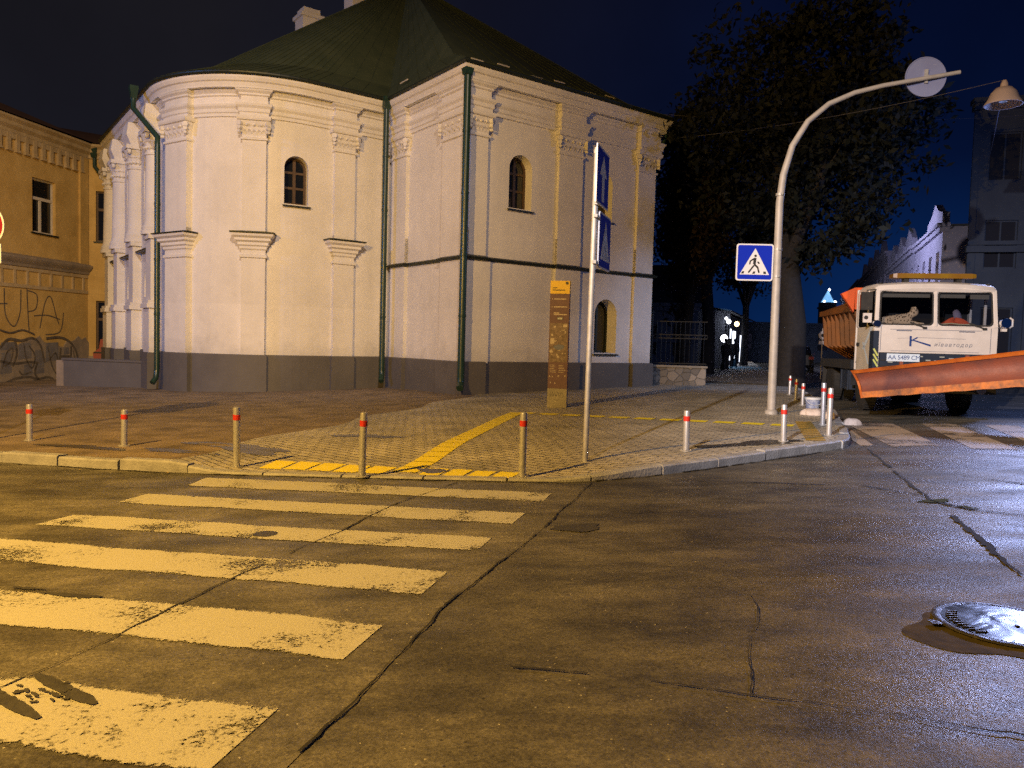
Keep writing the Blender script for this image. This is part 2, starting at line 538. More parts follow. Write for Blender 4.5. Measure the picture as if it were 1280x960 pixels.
M = dict(
    asphalt=asphalt('asphalt', 1.42),
    asphalt_light=asphalt('newer_asphalt', 1.75),
    paver=paver('concrete_pavers', (0.52, 0.484, 0.41), (0.42, 0.39, 0.33), (0.10, 0.092, 0.076), R(38), 0.25, 0.125, 0.012),
    dirt_walk=mat('old_asphalt_walk', (0.110, 0.084, 0.058), (0.30, 0.230, 0.158), 1.6, 0.8, bump=0.9, bscale=38, detail=12),
    kerb=mat('granite_kerb', (0.26, 0.26, 0.27), (0.42, 0.42, 0.43), 4, 0.55, bump=0.5, bscale=40),
    paint=worn_paint('white_road_paint', (0.45, 0.435, 0.375), (0.10, 0.09, 0.07), 0.43),
    paint_old=worn_paint('old_road_paint', (0.40, 0.33, 0.26), (0.08, 0.075, 0.07), 0.44),
    tactile=worn_paint('yellow_tactile_paint', (0.86, 0.72, 0.02), (0.45, 0.34, 0.06), 0.22),
    crack=mat('tar_crack', (0.014, 0.013, 0.012), None, rough=0.8),
    tar=mat('dark_tar_patch', (0.030, 0.028, 0.026), (0.05, 0.047, 0.042), 8, 0.7, bump=0.4),
    moss=mat('crack_moss', (0.03, 0.045, 0.015), None, rough=0.95),
    white_wall=plaster(),
    plinth=mat('grey_plinth_paint', (0.105, 0.098, 0.094), (0.135, 0.126, 0.120), 1.2, 0.7, bump=0.2, bscale=12),
    roof=mat('olive_roof_sheet', (0.042, 0.058, 0.034), (0.062, 0.078, 0.046), 1.5, 0.55, metal=0.2),
    pipe=mat('green_downpipe_paint', (0.012, 0.035, 0.026), (0.02, 0.05, 0.036), 3, 0.32),
    flashing=mat('dark_flashing', (0.02, 0.028, 0.022), None, rough=0.45, metal=0.3),
    wood=mat('brown_window_wood', (0.060, 0.036, 0.018), (0.10, 0.060, 0.032), 6, 0.6),
    dark_glass=mat('dark_window_glass', (0.012, 0.014, 0.016), None, rough=0.06, spec=0.8),
    yellow_wall=mat('yellow_plaster', (0.44, 0.29, 0.085), (0.60, 0.42, 0.15), 1.1, 0.88, bump=0.5, bscale=7),
    yellow_trim=mat('faded_cornice_paint', (0.50, 0.40, 0.24), (0.36, 0.27, 0.14), 2.0, 0.85, bump=0.3),
    stain=mat('grey_stained_plaster', (0.20, 0.17, 0.14), (0.34, 0.28, 0.21), 1.6, 0.9, bump=0.4, bscale=9),
    brown_roof=mat('rust_roof_sheet', (0.055, 0.025, 0.015), (0.085, 0.04, 0.022), 2, 0.7),
    graffiti=mat('black_graffiti', (0.055, 0.048, 0.044), (0.15, 0.125, 0.095), 4, 0.8),
    graffiti_grey=mat('grey_graffiti', (0.12, 0.115, 0.13), (0.20, 0.19, 0.19), 3, 0.85),
    graffiti_red=mat('red_graffiti', (0.36, 0.07, 0.05), (0.28, 0.12, 0.07), 5, 0.85),
    frame_white=mat('old_white_frame', (0.62, 0.58, 0.5), (0.5, 0.46, 0.4), 6, 0.6),
    steel=mat('brushed_steel', (0.58, 0.58, 0.60), (0.46, 0.46, 0.49), 14, 0.30, 0.42, metal=0.55),
    galv=mat('galvanised_steel', (0.34, 0.33, 0.32), (0.46, 0.45, 0.43), 10, 0.55, metal=0.35),
    pole=mat('grey_pole_paint', (0.42, 0.39, 0.36), (0.32, 0.30, 0.28), 5, 0.55, metal=0.1),
    red=mat('red_band', (0.55, 0.03, 0.02), None, rough=0.4),
    black=mat('black_rubber', (0.012, 0.012, 0.012), (0.03, 0.028, 0.026), 6, 0.8),
    dark=mat('dark_interior', (0.010, 0.010, 0.012), None, rough=0.8),
    sign_blue=mat('blue_sign_sheeting', (0.010, 0.028, 0.42), None, rough=0.8, spec=0.03),
    sign_white=mat('white_sign_sheeting', (0.66, 0.66, 0.68), None, rough=0.8, spec=0.03),
    sign_black=mat('black_sign_print', (0.015, 0.013, 0.012), None, rough=0.5),
    sign_red=mat('red_sign_sheeting', (0.26, 0.008, 0.02), None, rough=0.35),
    sign_back=mat('sign_back_sheet', (0.22, 0.25, 0.42), (0.19, 0.21, 0.37), 3, 0.5, metal=0.2),
    stele_brown=mat('brown_stele_panel', (0.125, 0.068, 0.092), (0.155, 0.088, 0.112), 5, 0.6),
    stele_yellow=mat('yellow_stele_head', (0.75, 0.49, 0.03), None, rough=0.45),
    stele_print=mat('pale_stele_print', (0.50, 0.42, 0.36), None, rough=0.5),
    stele_map=mat('stele_map', (0.12, 0.085, 0.080), (0.27, 0.20, 0.18), 16, 0.6),
    stele_blue=mat('stele_map_blue', (0.13, 0.15, 0.26), None, rough=0.4),
    concrete=mat('concrete', (0.36, 0.33, 0.28), (0.27, 0.25, 0.22), 5, 0.85, bump=0.4, bscale=40),
    cab=mat('cream_cab_paint', (0.66, 0.62, 0.60), (0.54, 0.50, 0.47), 2.6, 0.38, rough2=0.6, detail=10),
    cab_dirty=mat('dusty_cab_paint', (0.50, 0.46, 0.38), (0.60, 0.54, 0.47), 3, 0.55),
    orange=mat('orange_plough_paint', (0.56, 0.14, 0.010), (0.36, 0.08, 0.012), 5, 0.55, bump=0.3, detail=10),
    orange_edge=mat('scuffed_orange_edge', (0.62, 0.17, 0.010), (0.16, 0.055, 0.02), 7, 0.6, bump=0.4, detail=10),
    rust=mat('scoured_plough_face', (0.26, 0.068, 0.034), (0.13, 0.045, 0.036), 2.4, 0.5, rough2=0.75, bump=0.35, detail=12),
    hopper=mat('orange_hopper_paint', (0.26, 0.085, 0.006), (0.15, 0.055, 0.008), 3, 0.6),
    bright_orange=mat('orange_canvas', (0.70, 0.10, 0.01), None, rough=0.7),
    amber=mat('amber_beacon_plastic', (0.22, 0.13, 0.008), (0.17, 0.07, 0.008), 2, 0.35),
    grille=mat('dark_grille', (0.014, 0.022, 0.045), (0.02, 0.03, 0.05), 8, 0.4),
    chrome=mat('chrome', (0.75, 0.75, 0.76), None, rough=0.12, metal=1),
    plate=mat('number_plate', (0.62, 0.74, 0.88), None, rough=0.3),
    logo=mat('blue_lettering', (0.02, 0.05, 0.20), None, rough=0.4),
    grey_letter=mat('grey_lettering', (0.10, 0.12, 0.18), None, rough=0.4),
    windscreen=glass_mat('windscreen_glass', (0.62, 0.64, 0.68)),
    leaf=leaf_mat('autumn_leaves', (0.007, 0.010, 0.009), (0.021, 0.023, 0.020)),
    leaf_brown=leaf_mat('brown_leaves', (0.012, 0.009, 0.007), (0.034, 0.025, 0.019)),
    bark=mat('dark_bark', (0.012, 0.010, 0.009), (0.024, 0.020, 0.017), 8, 0.9, bump=0.6, bscale=14),
    iron=mat('black_iron', (0.012, 0.014, 0.018), None, rough=0.5, metal=0.4),
    stone=stone_mat(),
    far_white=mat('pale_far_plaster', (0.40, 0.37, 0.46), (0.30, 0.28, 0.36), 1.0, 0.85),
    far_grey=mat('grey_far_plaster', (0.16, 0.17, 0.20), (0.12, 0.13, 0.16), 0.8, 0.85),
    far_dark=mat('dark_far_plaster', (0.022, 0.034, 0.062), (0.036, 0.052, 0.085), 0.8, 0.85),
    far_glass=mat('unlit_far_window', (0.02, 0.022, 0.03), None, rough=0.15),
    far_roof=mat('dark_far_roof', (0.03, 0.03, 0.035), None, rough=0.6),
    glow_blue=mat('lit_blue_window', (0.1, 0.2, 0.4), emit=(0.18, 0.50, 1.0), estr=2.2),
    glow_white=mat('lit_white_window', (0.5, 0.5, 0.5), emit=(0.80, 0.85, 1.0), estr=2.6),
    glow_lamp=mat('lit_lamp_globe', (0.8, 0.8, 0.8), emit=(0.88, 0.90, 1.0), estr=9.0),
    glow_warm=mat('lit_warm_globe', (0.8, 0.6, 0.4), emit=(1.0, 0.62, 0.30), estr=9.0),
    glow_red=mat('lit_tail_lamp', (0.4, 0.02, 0.01), emit=(1.0, 0.10, 0.05), estr=1.4),
    glow_spire=mat('lit_spire', (0.2, 0.4, 0.6), emit=(0.22, 0.55, 1.0), estr=0.9),
    carpaint=mat('black_car_paint', (0.012, 0.014, 0.018), None, rough=0.2),
    cloth_dark=mat('dark_clothes', (0.014, 0.013, 0.016), None, rough=0.9),
    skin=mat('skin', (0.30, 0.18, 0.13), None, rough=0.6),
    bucket_blue=mat('blue_bucket_print', (0.04, 0.08, 0.30), (0.45, 0.5, 0.6), 9, 0.45),
    bucket_white=mat('white_bucket_plastic', (0.62, 0.65, 0.70), None, rough=0.45),
    bag=mat('pale_sack_cloth', (0.66, 0.58, 0.54), (0.5, 0.42, 0.38), 9, 0.85, bump=0.5, bscale=20),
    shade=mat('cream_lamp_shade', (0.46, 0.36, 0.33), None, rough=0.5),
    water=mat('standing_water', (0.010, 0.010, 0.012), None, rough=0.14, rough2=0.40, scale=3.2, detail=2, spec=0.15),
    wet_tar=mat('wet_brown_tar', (0.036, 0.030, 0.012), (0.085, 0.068, 0.030), 9, 0.75, bump=0.15, spec=0.15),
    iron_cover=mat('worn_cast_iron', (0.15, 0.145, 0.15), (0.10, 0.095, 0.10), 14, 0.34, 0.6, metal=0.8, bump=0.4),
    iron_dark=mat('dark_cast_iron', (0.045, 0.042, 0.04), (0.07, 0.065, 0.06), 9, 0.45, metal=0.4, bump=0.4),
    plush=spotted_mat(),
    hivis=mat('orange_work_vest', (0.75, 0.10, 0.03), (0.55, 0.12, 0.06), 6, 0.8),
    reflect=mat('reflective_strip', (0.6, 0.55, 0.35), None, rough=0.4),
    helmet=mat('grey_lilac_cap', (0.22, 0.20, 0.30), None, rough=0.6),
    wire=mat('wire_sheath', (0.03, 0.032, 0.04), None, rough=0.6),
    wire_pale=mat('pale_wire', (0.09, 0.09, 0.12), None, rough=0.5),
)
_b = nodes_of(M['water'])[3]


def puddle_bump():
    t, N, L, b = nodes_of(M['water'])
    tcn = N.new('ShaderNodeTexCoord')
    n = N.new('ShaderNodeTexNoise')
    n.inputs['Scale'].default_value = 3.5
    n.inputs['Detail'].default_value = 2
    n.inputs['Distortion'].default_value = 1.5
    L.new(tcn.outputs['Object'], n.inputs['Vector'])
    bp = N.new('ShaderNodeBump')
    bp.inputs['Strength'].default_value = 0.22
    bp.inputs['Distance'].default_value = 0.03
    L.new(n.outputs['Fac'], bp.inputs['Height'])
    L.new(bp.outputs[0], b.inputs['Normal'])


puddle_bump()


# ---------------------------------------------------------------- mesh helpers
class MB:
    def __init__(self, T=None):
        self.v, self.f, self.mi, self.cur = [], [], [], 0
        self.T = T

    def add(self, vs_, fs, T=None):
        n = len(self.v)
        for p in vs_:
            p = Vector(p)
            if T is not None:
                p = T @ p
            if self.T is not None:
                p = self.T @ p
            self.v.append(p)
        for f in fs:
            self.f.append([n + i for i in f])
            self.mi.append(self.cur)
        return self

    def box(self, x0, x1, y0, y1, z0, z1, T=None):
        vs_ = [(x, y, z) for z in (z0, z1) for y in (y0, y1) for x in (x0, x1)]
        return self.add(vs_, [(0, 2, 3, 1), (4, 5, 7, 6), (0, 1, 5, 4), (1, 3, 7, 5), (3, 2, 6, 7), (2, 0, 4, 6)], T)

    def loft(self, rings, closed=True, caps=True, T=None):
        n = len(rings[0])
        vs_ = [p for r in rings for p in r]
        fs = []
        for k in range(len(rings) - 1):
            for i in range(n if closed else n - 1):
                a, b = k * n + i, k * n + (i + 1) % n
                fs.append((a, b, b + n, a + n))
        if caps and closed:
            fs.append(tuple(range(n))[::-1])
            fs.append(tuple((len(rings) - 1) * n + i for i in range(n)))
        return self.add(vs_, fs, T)

    def prism(self, pts, y0, y1, T=None):
        """outline in x,z pushed from y0 to y1"""
        return self.loft([[(x, y0, z) for x, z in pts], [(x, y1, z) for x, z in pts]], T=T)

    def slab(self, pts, z0, z1, T=None):
        return self.loft([[(x, y, z0) for x, y in pts], [(x, y, z1) for x, y in pts]], T=T)

    def tube(self, pts, r, n=10, T=None, caps=True):
        pts = [Vector(p) for p in pts]
        rs = r if isinstance(r, (list, tuple)) else [r] * len(pts)
        rings = []
        up_ = Vector((0, 0, 1))
        prev = None
        for i, p in enumerate(pts):
            d = (pts[min(i + 1, len(pts) - 1)] - pts[max(i - 1, 0)]).normalized()
            if prev is None:
                a = up_ if abs(d.z) < 0.9 else Vector((1, 0, 0))
                x = d.cross(a).normalized()
            else:
                x = (prev - d * prev.dot(d)).normalized()
            prev = x
            y = d.cross(x)
            rings.append([p + (x * cos(2 * pi * k / n) + y * sin(2 * pi * k / n)) * rs[i] for k in range(n)])
        return self.loft(rings, caps=caps, T=T)

    def lathe(self, prof, n=20, T=None):
        rings = [[(r * cos(2 * pi * k / n), r * sin(2 * pi * k / n), z) for k in range(n)] for r, z in prof]
        return self.loft(rings, T=T)

    def quad(self, a, b, c, d, T=None):
        return self.add([a, b, c, d], [(0, 1, 2, 3)], T)

    def strip(self, pts, wd, y, T=None, th=0.002):
        """thick polyline drawn in x,z at depth y (towards -y)"""
        for (x0, z0), (x1, z1) in zip(pts, pts[1:]):
            d = Vector((x1 - x0, z1 - z0))
            if d.length < 1e-6:
                continue
            n = Vector((-d.y, d.x)).normalized() * wd / 2
            self.prism([(x0 - n.x, z0 - n.y), (x1 - n.x, z1 - n.y), (x1 + n.x, z1 + n.y), (x0 + n.x, z0 + n.y)], y - th, y, T)
        return self

    def disc(self, cx, cz, r, y, th=0.002, n=28, T=None):
        return self.prism([(cx + r * cos(2 * pi * k / n), cz + r * sin(2 * pi * k / n)) for k in range(n)], y - th, y, T)

    def build(self, name, mats, parent=None, smooth=False, angle=35):
        me = D.meshes.new(name)
        me.from_pydata([tuple(p) for p in self.v], [], self.f)
        if not isinstance(mats, (list, tuple)):
            mats = [mats]
        for m in mats:
            me.materials.append(M[m] if isinstance(m, str) else m)
        me.polygons.foreach_set('material_index', self.mi)
        bm = bmesh.new()
        bm.from_mesh(me)
        bmesh.ops.recalc_face_normals(bm, faces=bm.faces)
        if smooth:
            for f in bm.faces:
                f.smooth = True
            for e_ in bm.edges:
                if len(e_.link_faces) == 2 and e_.calc_face_angle(0) > R(angle):
                    e_.smooth = False
        bm.to_mesh(me)
        bm.free()
        o = D.objects.new(name, me)
        COL.objects.link(o)
        if parent is not None:
            o.parent = parent
        return o


def tag(o, label=None, cat=None, group=None, kind=None):
    if label:
        o['label'] = label
    if cat:
        o['category'] = cat
    if group:
        o['group'] = group
    if kind:
        o['kind'] = kind
    return o


def thing(name, label, cat, loc=(0, 0, 0), rz=0, group=None):
    o = D.objects.new(name, None)
    o.empty_display_size = 0.2
    o.location = loc
    o.rotation_euler = (0, 0, rz)
    COL.objects.link(o)
    return tag(o, label, cat, group)


def copy_tree(o, parent=None):
    c = o.copy()
    COL.objects.link(c)
    if parent is not None:
        c.parent = parent
    for ch in list(o.children):
        copy_tree(ch, c)
    return c


def boolean_cut(o, cutter):
    """cut the openings of `cutter` out of o, then drop the cutter"""
    md = o.modifiers.new('openings', 'BOOLEAN')
    md.operation = 'DIFFERENCE'
    md.solver = 'EXACT'
    md.object = cutter
    bpy.context.view_layer.update()
    dg = bpy.context.evaluated_depsgraph_get()
    me = D.meshes.new_from_object(o.evaluated_get(dg))
    o.modifiers.clear()
    o.data = me
    D.objects.remove(cutter)
    return o


def text_mb(txt, size, T, name, material, parent, shear=0.0, space=1.0, ext=0.002):
    cu = D.curves.new(name, 'FONT')
    cu.body = txt
    cu.size = size
    cu.extrude = ext
    cu.shear = shear
    cu.space_character = space
    cu.align_x = 'CENTER'
    cu.align_y = 'CENTER'
    tmp = D.objects.new('tmp_text', cu)
    COL.objects.link(tmp)
    bpy.context.view_layer.update()
    dg = bpy.context.evaluated_depsgraph_get()
    me = D.meshes.new_from_object(tmp.evaluated_get(dg))
    D.objects.remove(tmp)
    me.transform(T)
    me.materials.clear()
    me.materials.append(M[material])
    me.name = name
    o = D.objects.new(name, me)
    COL.objects.link(o)
    o.parent = parent
    return o


def face_T(x, y, z):
    """text plane standing up, read from -y"""
    return Matrix.Translation((x, y, z)) @ Matrix.Rotation(R(90), 4, 'X')


def arch(x0, x1, z0, z1, n=12):
    """round-headed outline in x,z"""
    r = (x1 - x0) / 2
    cx = (x0 + x1) / 2
    zc = z1 - r
    return [(x0, z0), (x1, z0)] + [(cx + r * cos(pi * k / n), zc + r * sin(pi * k / n)) for k in range(n + 1)]


def smooth01(t):
    t = max(0.0, min(1.0, t))
    return t * t * (3 - 2 * t)


# ================================================================ GROUND
KERB = [(-34, 20.5), (-22, 16.0), (-14, 12.9), (-10.2, 11.5), (-7.74, 10.57), (-6.93, 10.32), (-6.11, 10.04),
        (-5.16, 9.72), (-4.36, 9.50), (-3.7, 9.38), (-2.99, 9.27), (-2.28, 9.16), (-1.11, 9.0), (0.03, 8.85),
        (0.59, 8.80), (1.15, 8.93), (1.88, 9.31), (2.73, 9.9), (3.55, 10.50), (4.31, 11.06), (4.85, 11.47),
        (5.2, 11.80), (5.42, 12.2), (5.62, 12.7), (5.91, 13.4), (6.60, 15.4), (7.2, 17.0), (8.9, 23.0),
        (14.6, 44.0), (40, 137)]


def densify(pl, step):
    o_ = []
    for a, b in zip(pl, pl[1:]):
        a, b = Vector(a), Vector(b)
        n = max(1, int((b - a).length / step))
        o_ += [a.lerp(b, k / n) for k in range(n)]
    o_.append(Vector(pl[-1]))
    return o_


def inset_line(pl, d):
    """shift a polyline to its left (into the pavement)"""
    r_ = []
    for i, p in enumerate(pl):
        t = (pl[min(i + 1, len(pl) - 1)] - pl[max(i - 1, 0)]).normalized()
        r_.append(p + Vector((-t.y, t.x)) * d)
    return r_


KL = densify(KERB, 0.3)
KL = KL[:]


def kerb_drop(x, y):
    """1 where the kerb is lowered at the crossing"""
    if y > 13:
        return 0.0
    return smooth01((x + 4.3) / 0.9) * (1 - smooth01((x - 0.3) / 1.5))


def kerb_dist(x, y):
    return min((Vector((x, y)) - p).length for p in KL)


def walk_h(x, y):
    if y > 14 or x > 4 or x < -8:
        return 0.125
    d = kerb_dist(x, y)
    return 0.125 - 0.105 * kerb_drop(x, y) * (1 - smooth01((d - 0.1) / 2.6))


def wz(x, y):
    return gz(x, y) + walk_h(x, y)


road = MB()
xs = [-300, -120, -60, -40, -20, -8, 0, 8, 20, 40, 60, 120, 300]
ys = [-120, -40, -10, 0, 10, 20, 40, 80, 160, 320, 700]
vs_ = [(x, y, gz(x, y)) for y in ys for x in xs]
nx = len(xs)
road.add(vs_, [(j * nx + i, j * nx + i + 1, (j + 1) * nx + i + 1, (j + 1) * nx + i)
               for j in range(len(ys) - 1) for i in range(nx - 1)])
tag(road.build('road', 'asphalt'), kind='structure')

# pavement sheet (pavers, with the older asphalt walk to the left)
KI = inset_line(KL, 0.15)
bound = [p.copy() for p in KI] + [Vector((60, 220)), Vector((-90, 220)), Vector((-90, 40))]
inner = []
random.seed(3)
for gx in range(-40, 40):
    for gy in range(0, 60):
        x, y = gx * 0.35, 8.5 + gy * 0.35
        if y > 21:
            continue
        inner.append((x, y))


def inside(p, poly):
    c = False
    j = len(poly) - 1
    for i in range(len(poly)):
        a, b = poly[i], poly[j]
        if (a.y > p[1]) != (b.y > p[1]) and p[0] < (b.x - a.x) * (p[1] - a.y) / (b.y - a.y) + a.x:
            c = not c
        j = i
    return c


pts = [p for p in inner if inside(p, bound) and kerb_dist(*p) > 0.28]
allp = bound + [Vector(p) for p in pts]
nb = len(bound)
split = [Vector((-4.45 + (y - 9.6) * .27 - .16 * sin(y * 1.7), y)) for y in [9.75 + .15 * k for k in range(160)]]
split = [p for p in split if inside(p, bound)]
ns0 = len(allp)
allp += split
res = geometry.delaunay_2d_cdt(allp, [(i, (i + 1) % nb) for i in range(nb)] + [(ns0 + i, ns0 + i + 1) for i in range(len(split) - 1)], [], 1, 1e-4)
pv = MB()


def is_old_walk(x, y):
    # the paver field ends on a line running back from the lowered kerb
    return x + 4.45 - (y - 9.6) * .27 + .16 * sin(y * 1.7) < 0


verts = [(p.x, p.y, wz(p.x, p.y)) for p in res[0]]
for f in res[2]:
    cx = sum(res[0][i].x for i in f) / 3
    cy = sum(res[0][i].y for i in f) / 3
    pv.f.append(list(f))
    pv.mi.append(1 if is_old_walk(cx, cy) else 0)
pv.v = [Vector(v) for v in verts]
tag(pv.build('pavement', ['paver', 'dirt_walk'], smooth=True), kind='structure')

# kerb stones
kb = MB()
i = 0
cum = [0.0]
for a, b in zip(KL, KL[1:]):
    cum.append(cum[-1] + (b - a).length)


def along(s, line):
    for k in range(len(cum) - 1):
        if cum[k + 1] >= s:
            t = (s - cum[k]) / max(1e-6, cum[k + 1] - cum[k])
            return line[k].lerp(line[k + 1], t)
    return line[-1]


s = 0.0
random.seed(11)
while s < 75:
    ln = 1.0
    rings = []
    jz, jo = random.uniform(-.012, .012), random.uniform(-.02, .02)
    for q in (0.012, 0.25, 0.5, 0.75, 0.988):
        a = along(s + q * ln, KL)
        b = along(s + q * ln, KI)
        n_ = (b - a).normalized()
        a = a + n_ * jo
        zt = wz(b.x, b.y) + 0.008 + jz * (1 - kerb_drop(a.x, a.y))
        zb = gz(a.x) - 0.1
        a2 = a + n_ * 0.022
        b2 = b + n_ * 0.004
        rings.append([(a.x, a.y, zb), (a.x, a.y, zt - 0.02), (a2.x, a2.y, zt), (b2.x, b2.y, zt), (b2.x, b2.y, zb)])
    kb.loft(rings)
    s += ln
tag(kb.build('kerb', 'kerb', smooth=True, angle=30), kind='structure')

# pavement on the far side of the right-hand street
fw = MB()
fw.loft([[(15.0, 10.0, gz(15) - .1), (15.0, 10.0, gz(15) + .14), (60, 10, gz(60) + .14), (60, 10, gz(60) - .1)],
         [(20.0, 30.0, gz(20) - .1), (20.0, 30.0, gz(20) + .14), (60, 30, gz(60) + .14), (60, 30, gz(60) - .1)],
         [(49.0, 137.0, gz(49) - .1), (49.0, 137.0, gz(49) + .14), (90, 137, gz(90) + .14), (90, 137, gz(90) - .1)]])
tag(fw.build('far_pavement', 'dirt_walk'), kind='structure')


# ---- the lighter strip of asphalt under the crossing, left of the long seam
st_ = MB()
seam = [(0.94, 8.72), (0.70, 7.9), (0.49, 7.24), (0.25, 6.4), (-0.01, 5.65), (-0.36, 4.65), (-0.59, 3.67), (-0.81, 2.82), (-1.2, 1.5), (-2.2, -2)]
left = [(-7.5, 10.3), (-8.0, 9.2), (-8.3, 8.0), (-8.6, 7.0), (-8.8, 6.0), (-9.0, 5.0), (-9.2, 4.0), (-9.4, 3.0), (-9.6, 1.5), (-10, -2)]
seam2 = densify(seam, .4)
left2 = [Vector(left[0]).lerp(Vector(left[-1]), k / (len(seam2) - 1)) for k in range(len(seam2))]
nearest = [(p, q) for p, q in zip(seam2, left2)]
st_.add([(v.x, v.y, gz(v.x) + .003) for pr in nearest for v in pr], [(2 * k, 2 * k + 1, 2 * k + 3, 2 * k + 2) for k in range(len(nearest) - 1)])
ke = [p for p in KL if -7.5 <= p.x <= 0.75]
st_.add([(p.x, p.y + .02, gz(p.x) + .003) for p in ke] + [(p.x, 8.72 + (10.3 - 8.72) * (0.94 - p.x) / 8.44, gz(p.x) + .0031) for p in ke],
        [(k, k + 1, len(ke) + k + 1, len(ke) + k) for k in range(len(ke) - 1)])
tag(st_.build('road_strip', 'asphalt_light'), kind='structure')


# ---- painted crossings
def wobbly_quad(mb, a, b, c, d, n, seed, h=0.007, amp=0.012):
    """a-b far edge, d-c near edge; edges wander a little"""
    rnd = random.Random(seed)
    a, b, c, d = map(Vector, (a, b, c, d))
    pa = [rnd.uniform(0, 6) for _ in range(4)]
    vs__ = []
    rows = (0, .07, .5, .93, 1)
    for k in range(n + 1):
        t = k / n
        o1 = amp * (sin(t * 9 + pa[0]) + .6 * sin(t * 23 + pa[1]))
        o2 = amp * (sin(t * 8 + pa[2]) + .6 * sin(t * 21 + pa[3]))
        p, q = a.lerp(b, t), d.lerp(c, t)
        p.y += o1
        q.y += o2
        for r_ in rows:
            v = p.lerp(q, r_)
            vs__.append((v.x, v.y, gz(v.x) + h))
            EDGE.append(1.0 if r_ in (0, 1) else 0.0)
    mb.add(vs__, [(5 * k + j, 5 * k + 5 + j, 5 * k + 6 + j, 5 * k + 1 + j) for k in range(n) for j in range(4)])


EDGE = []


def with_edges(o):
    a_ = o.data.attributes.new('edge', 'FLOAT', 'POINT')
    a_.data.foreach_set('value', EDGE)
    EDGE.clear()
    return o



zb = MB()
ZQ = [((-3.61, 9.10), (0.46, 8.14), (0.34, 7.68), (-3.62, 8.55)),
      ((-3.84, 8.09), (0.16, 7.17), (0.03, 6.72), (-3.95, 7.64)),
      ((-4.05, 7.10), (-0.13, 6.24), (-0.24, 5.81), (-4.18, 6.68)),
      ((-4.35, 6.26), (-0.40, 5.33), (-0.55, 4.80), (-4.47, 5.75)),
      ((-4.60, 5.25), (-0.69, 4.31), (-0.82, 3.80), (-4.72, 4.72)),
      ((-4.90, 4.25), (-0.98, 3.29), (-1.10, 2.76), (-5.02, 3.72))]
for k, q in enumerate(ZQ):
    wobbly_quad(zb, *q, 40, k)
tag(with_edges(zb.build('crossing_marking', 'paint')), kind='structure')
zr = MB()
for k, q in enumerate([((6.28, 15.1), (6.55, 15.1), (5.66, 11.83), (5.45, 11.83)),
                       ((6.75, 15.55), (7.66, 15.43), (6.69, 11.83), (5.92, 11.83)),
                       ((8.25, 15.44), (8.85, 15.28), (7.62, 11.39), (7.02, 11.60)),
                       ((9.32, 15.13), (9.9, 14.98), (8.6, 11.15), (8.0, 11.3)),
                       ((10.4, 14.8), (11.0, 14.7), (9.6, 10.9), (9.0, 11.0))]):
    wobbly_quad(zr, *q, 20, 30 + k, amp=0.02)
tag(with_edges(zr.build('side_crossing_marking', 'paint_old')), kind='structure')

# ---- cracks, seams and tar
ck = MB()
random.seed(5)


def crack(pl, wd, h=0.010, jit=0.014, seed=0):
    rnd = random.Random(seed)
    P = densify(pl, 0.045)
    ph = [rnd.uniform(0, 6.28) for _ in range(4)]
    P = [p + Vector((jit * (sin(k * .31 + ph[0]) + .6 * sin(k * .83 + ph[1])) * .6 + rnd.uniform(-.25, .25) * jit,
                     jit * (sin(k * .27 + ph[2]) + .6 * sin(k * .71 + ph[3])) * .6 + rnd.uniform(-.25, .25) * jit)) for k, p in enumerate(P)]
    L_, R_ = [], []
    for k, p in enumerate(P):
        t = (P[min(k + 1, len(P) - 1)] - P[max(k - 1, 0)]).normalized()
        wk = max(.24, .55 + .45 * sin(k * .19 + ph[1]) * sin(k * .053 + ph[2]) + rnd.uniform(-.3, .3))
        n = Vector((-t.y, t.x)) * wd * wk * 0.5
        L_.append(p + n)
        R_.append(p - n * rnd.uniform(.6, 1.3))
    n0 = len(P)
    ck.add([(q.x, q.y, gz(q.x) + h) for pr in zip(L_, R_) for q in pr],
           [(2 * k, 2 * k + 1, 2 * k + 3, 2 * k + 2) for k in range(n0 - 1) if sin(k * .075 + ph[0]) > -.975])


crack([(0.94, 8.78), (0.70, 7.9), (0.49, 7.24), (0.25, 6.4), (-0.01, 5.65), (-0.36, 4.65), (-0.59, 3.67), (-0.81, 2.82), (-1.2, 1.5)], 0.017, seed=1)
crack([(-2.55, 2.6), (-2.33, 3.47), (-2.11, 4.13), (-2.02, 4.57), (-1.76, 5.49), (-1.41, 6.51), (-1.15, 7.53), (-0.6, 8.75)], 0.022, h=0.0105, jit=0.012, seed=2)
crack([(5.42, 11.6), (5.1, 10.5), (4.64, 8.96), (4.29, 7.73), (4.44, 7.35), (4.79, 7.07), (5.6, 6.8)], 0.06, seed=3)
crack([(4.10, 7.05), (3.95, 6.5), (3.81, 6.07), (3.51, 5.14), (3.4, 4.6)], 0.075, seed=4)
crack([(0.04, 3.72), (0.5, 3.62), (1.1, 3.43), (1.57, 3.26), (2.13, 3.06), (3, 2.8)], 0.016, seed=5)
crack([(1.56, 4.8), (1.50, 4.5), (1.33, 4.08), (1.12, 3.43)], 0.009, seed=6)
crack([(2.2, 8.9), (3.18, 8.7), (3.98, 8.56), (4.35, 8.0)], 0.04, seed=7)
crack([(5.6, 9.0), (6.2, 8.3), (7.2, 7.9)], 0.04, seed=8)
crack([(1.0, 8.86), (1.6, 9.15), (2.6, 9.78), (3.6, 10.5), (4.6, 11.25)], 0.07, jit=0.02, seed=9)
crack([(-7.4, 10.35), (-6, 9.95), (-4.3, 9.42), (-2.5, 9.12), (-0.8, 8.9), (0.6, 8.72)], 0.06, jit=0.02, seed=10)
tag(ck.build('road_cracks', 'crack'), kind='structure')


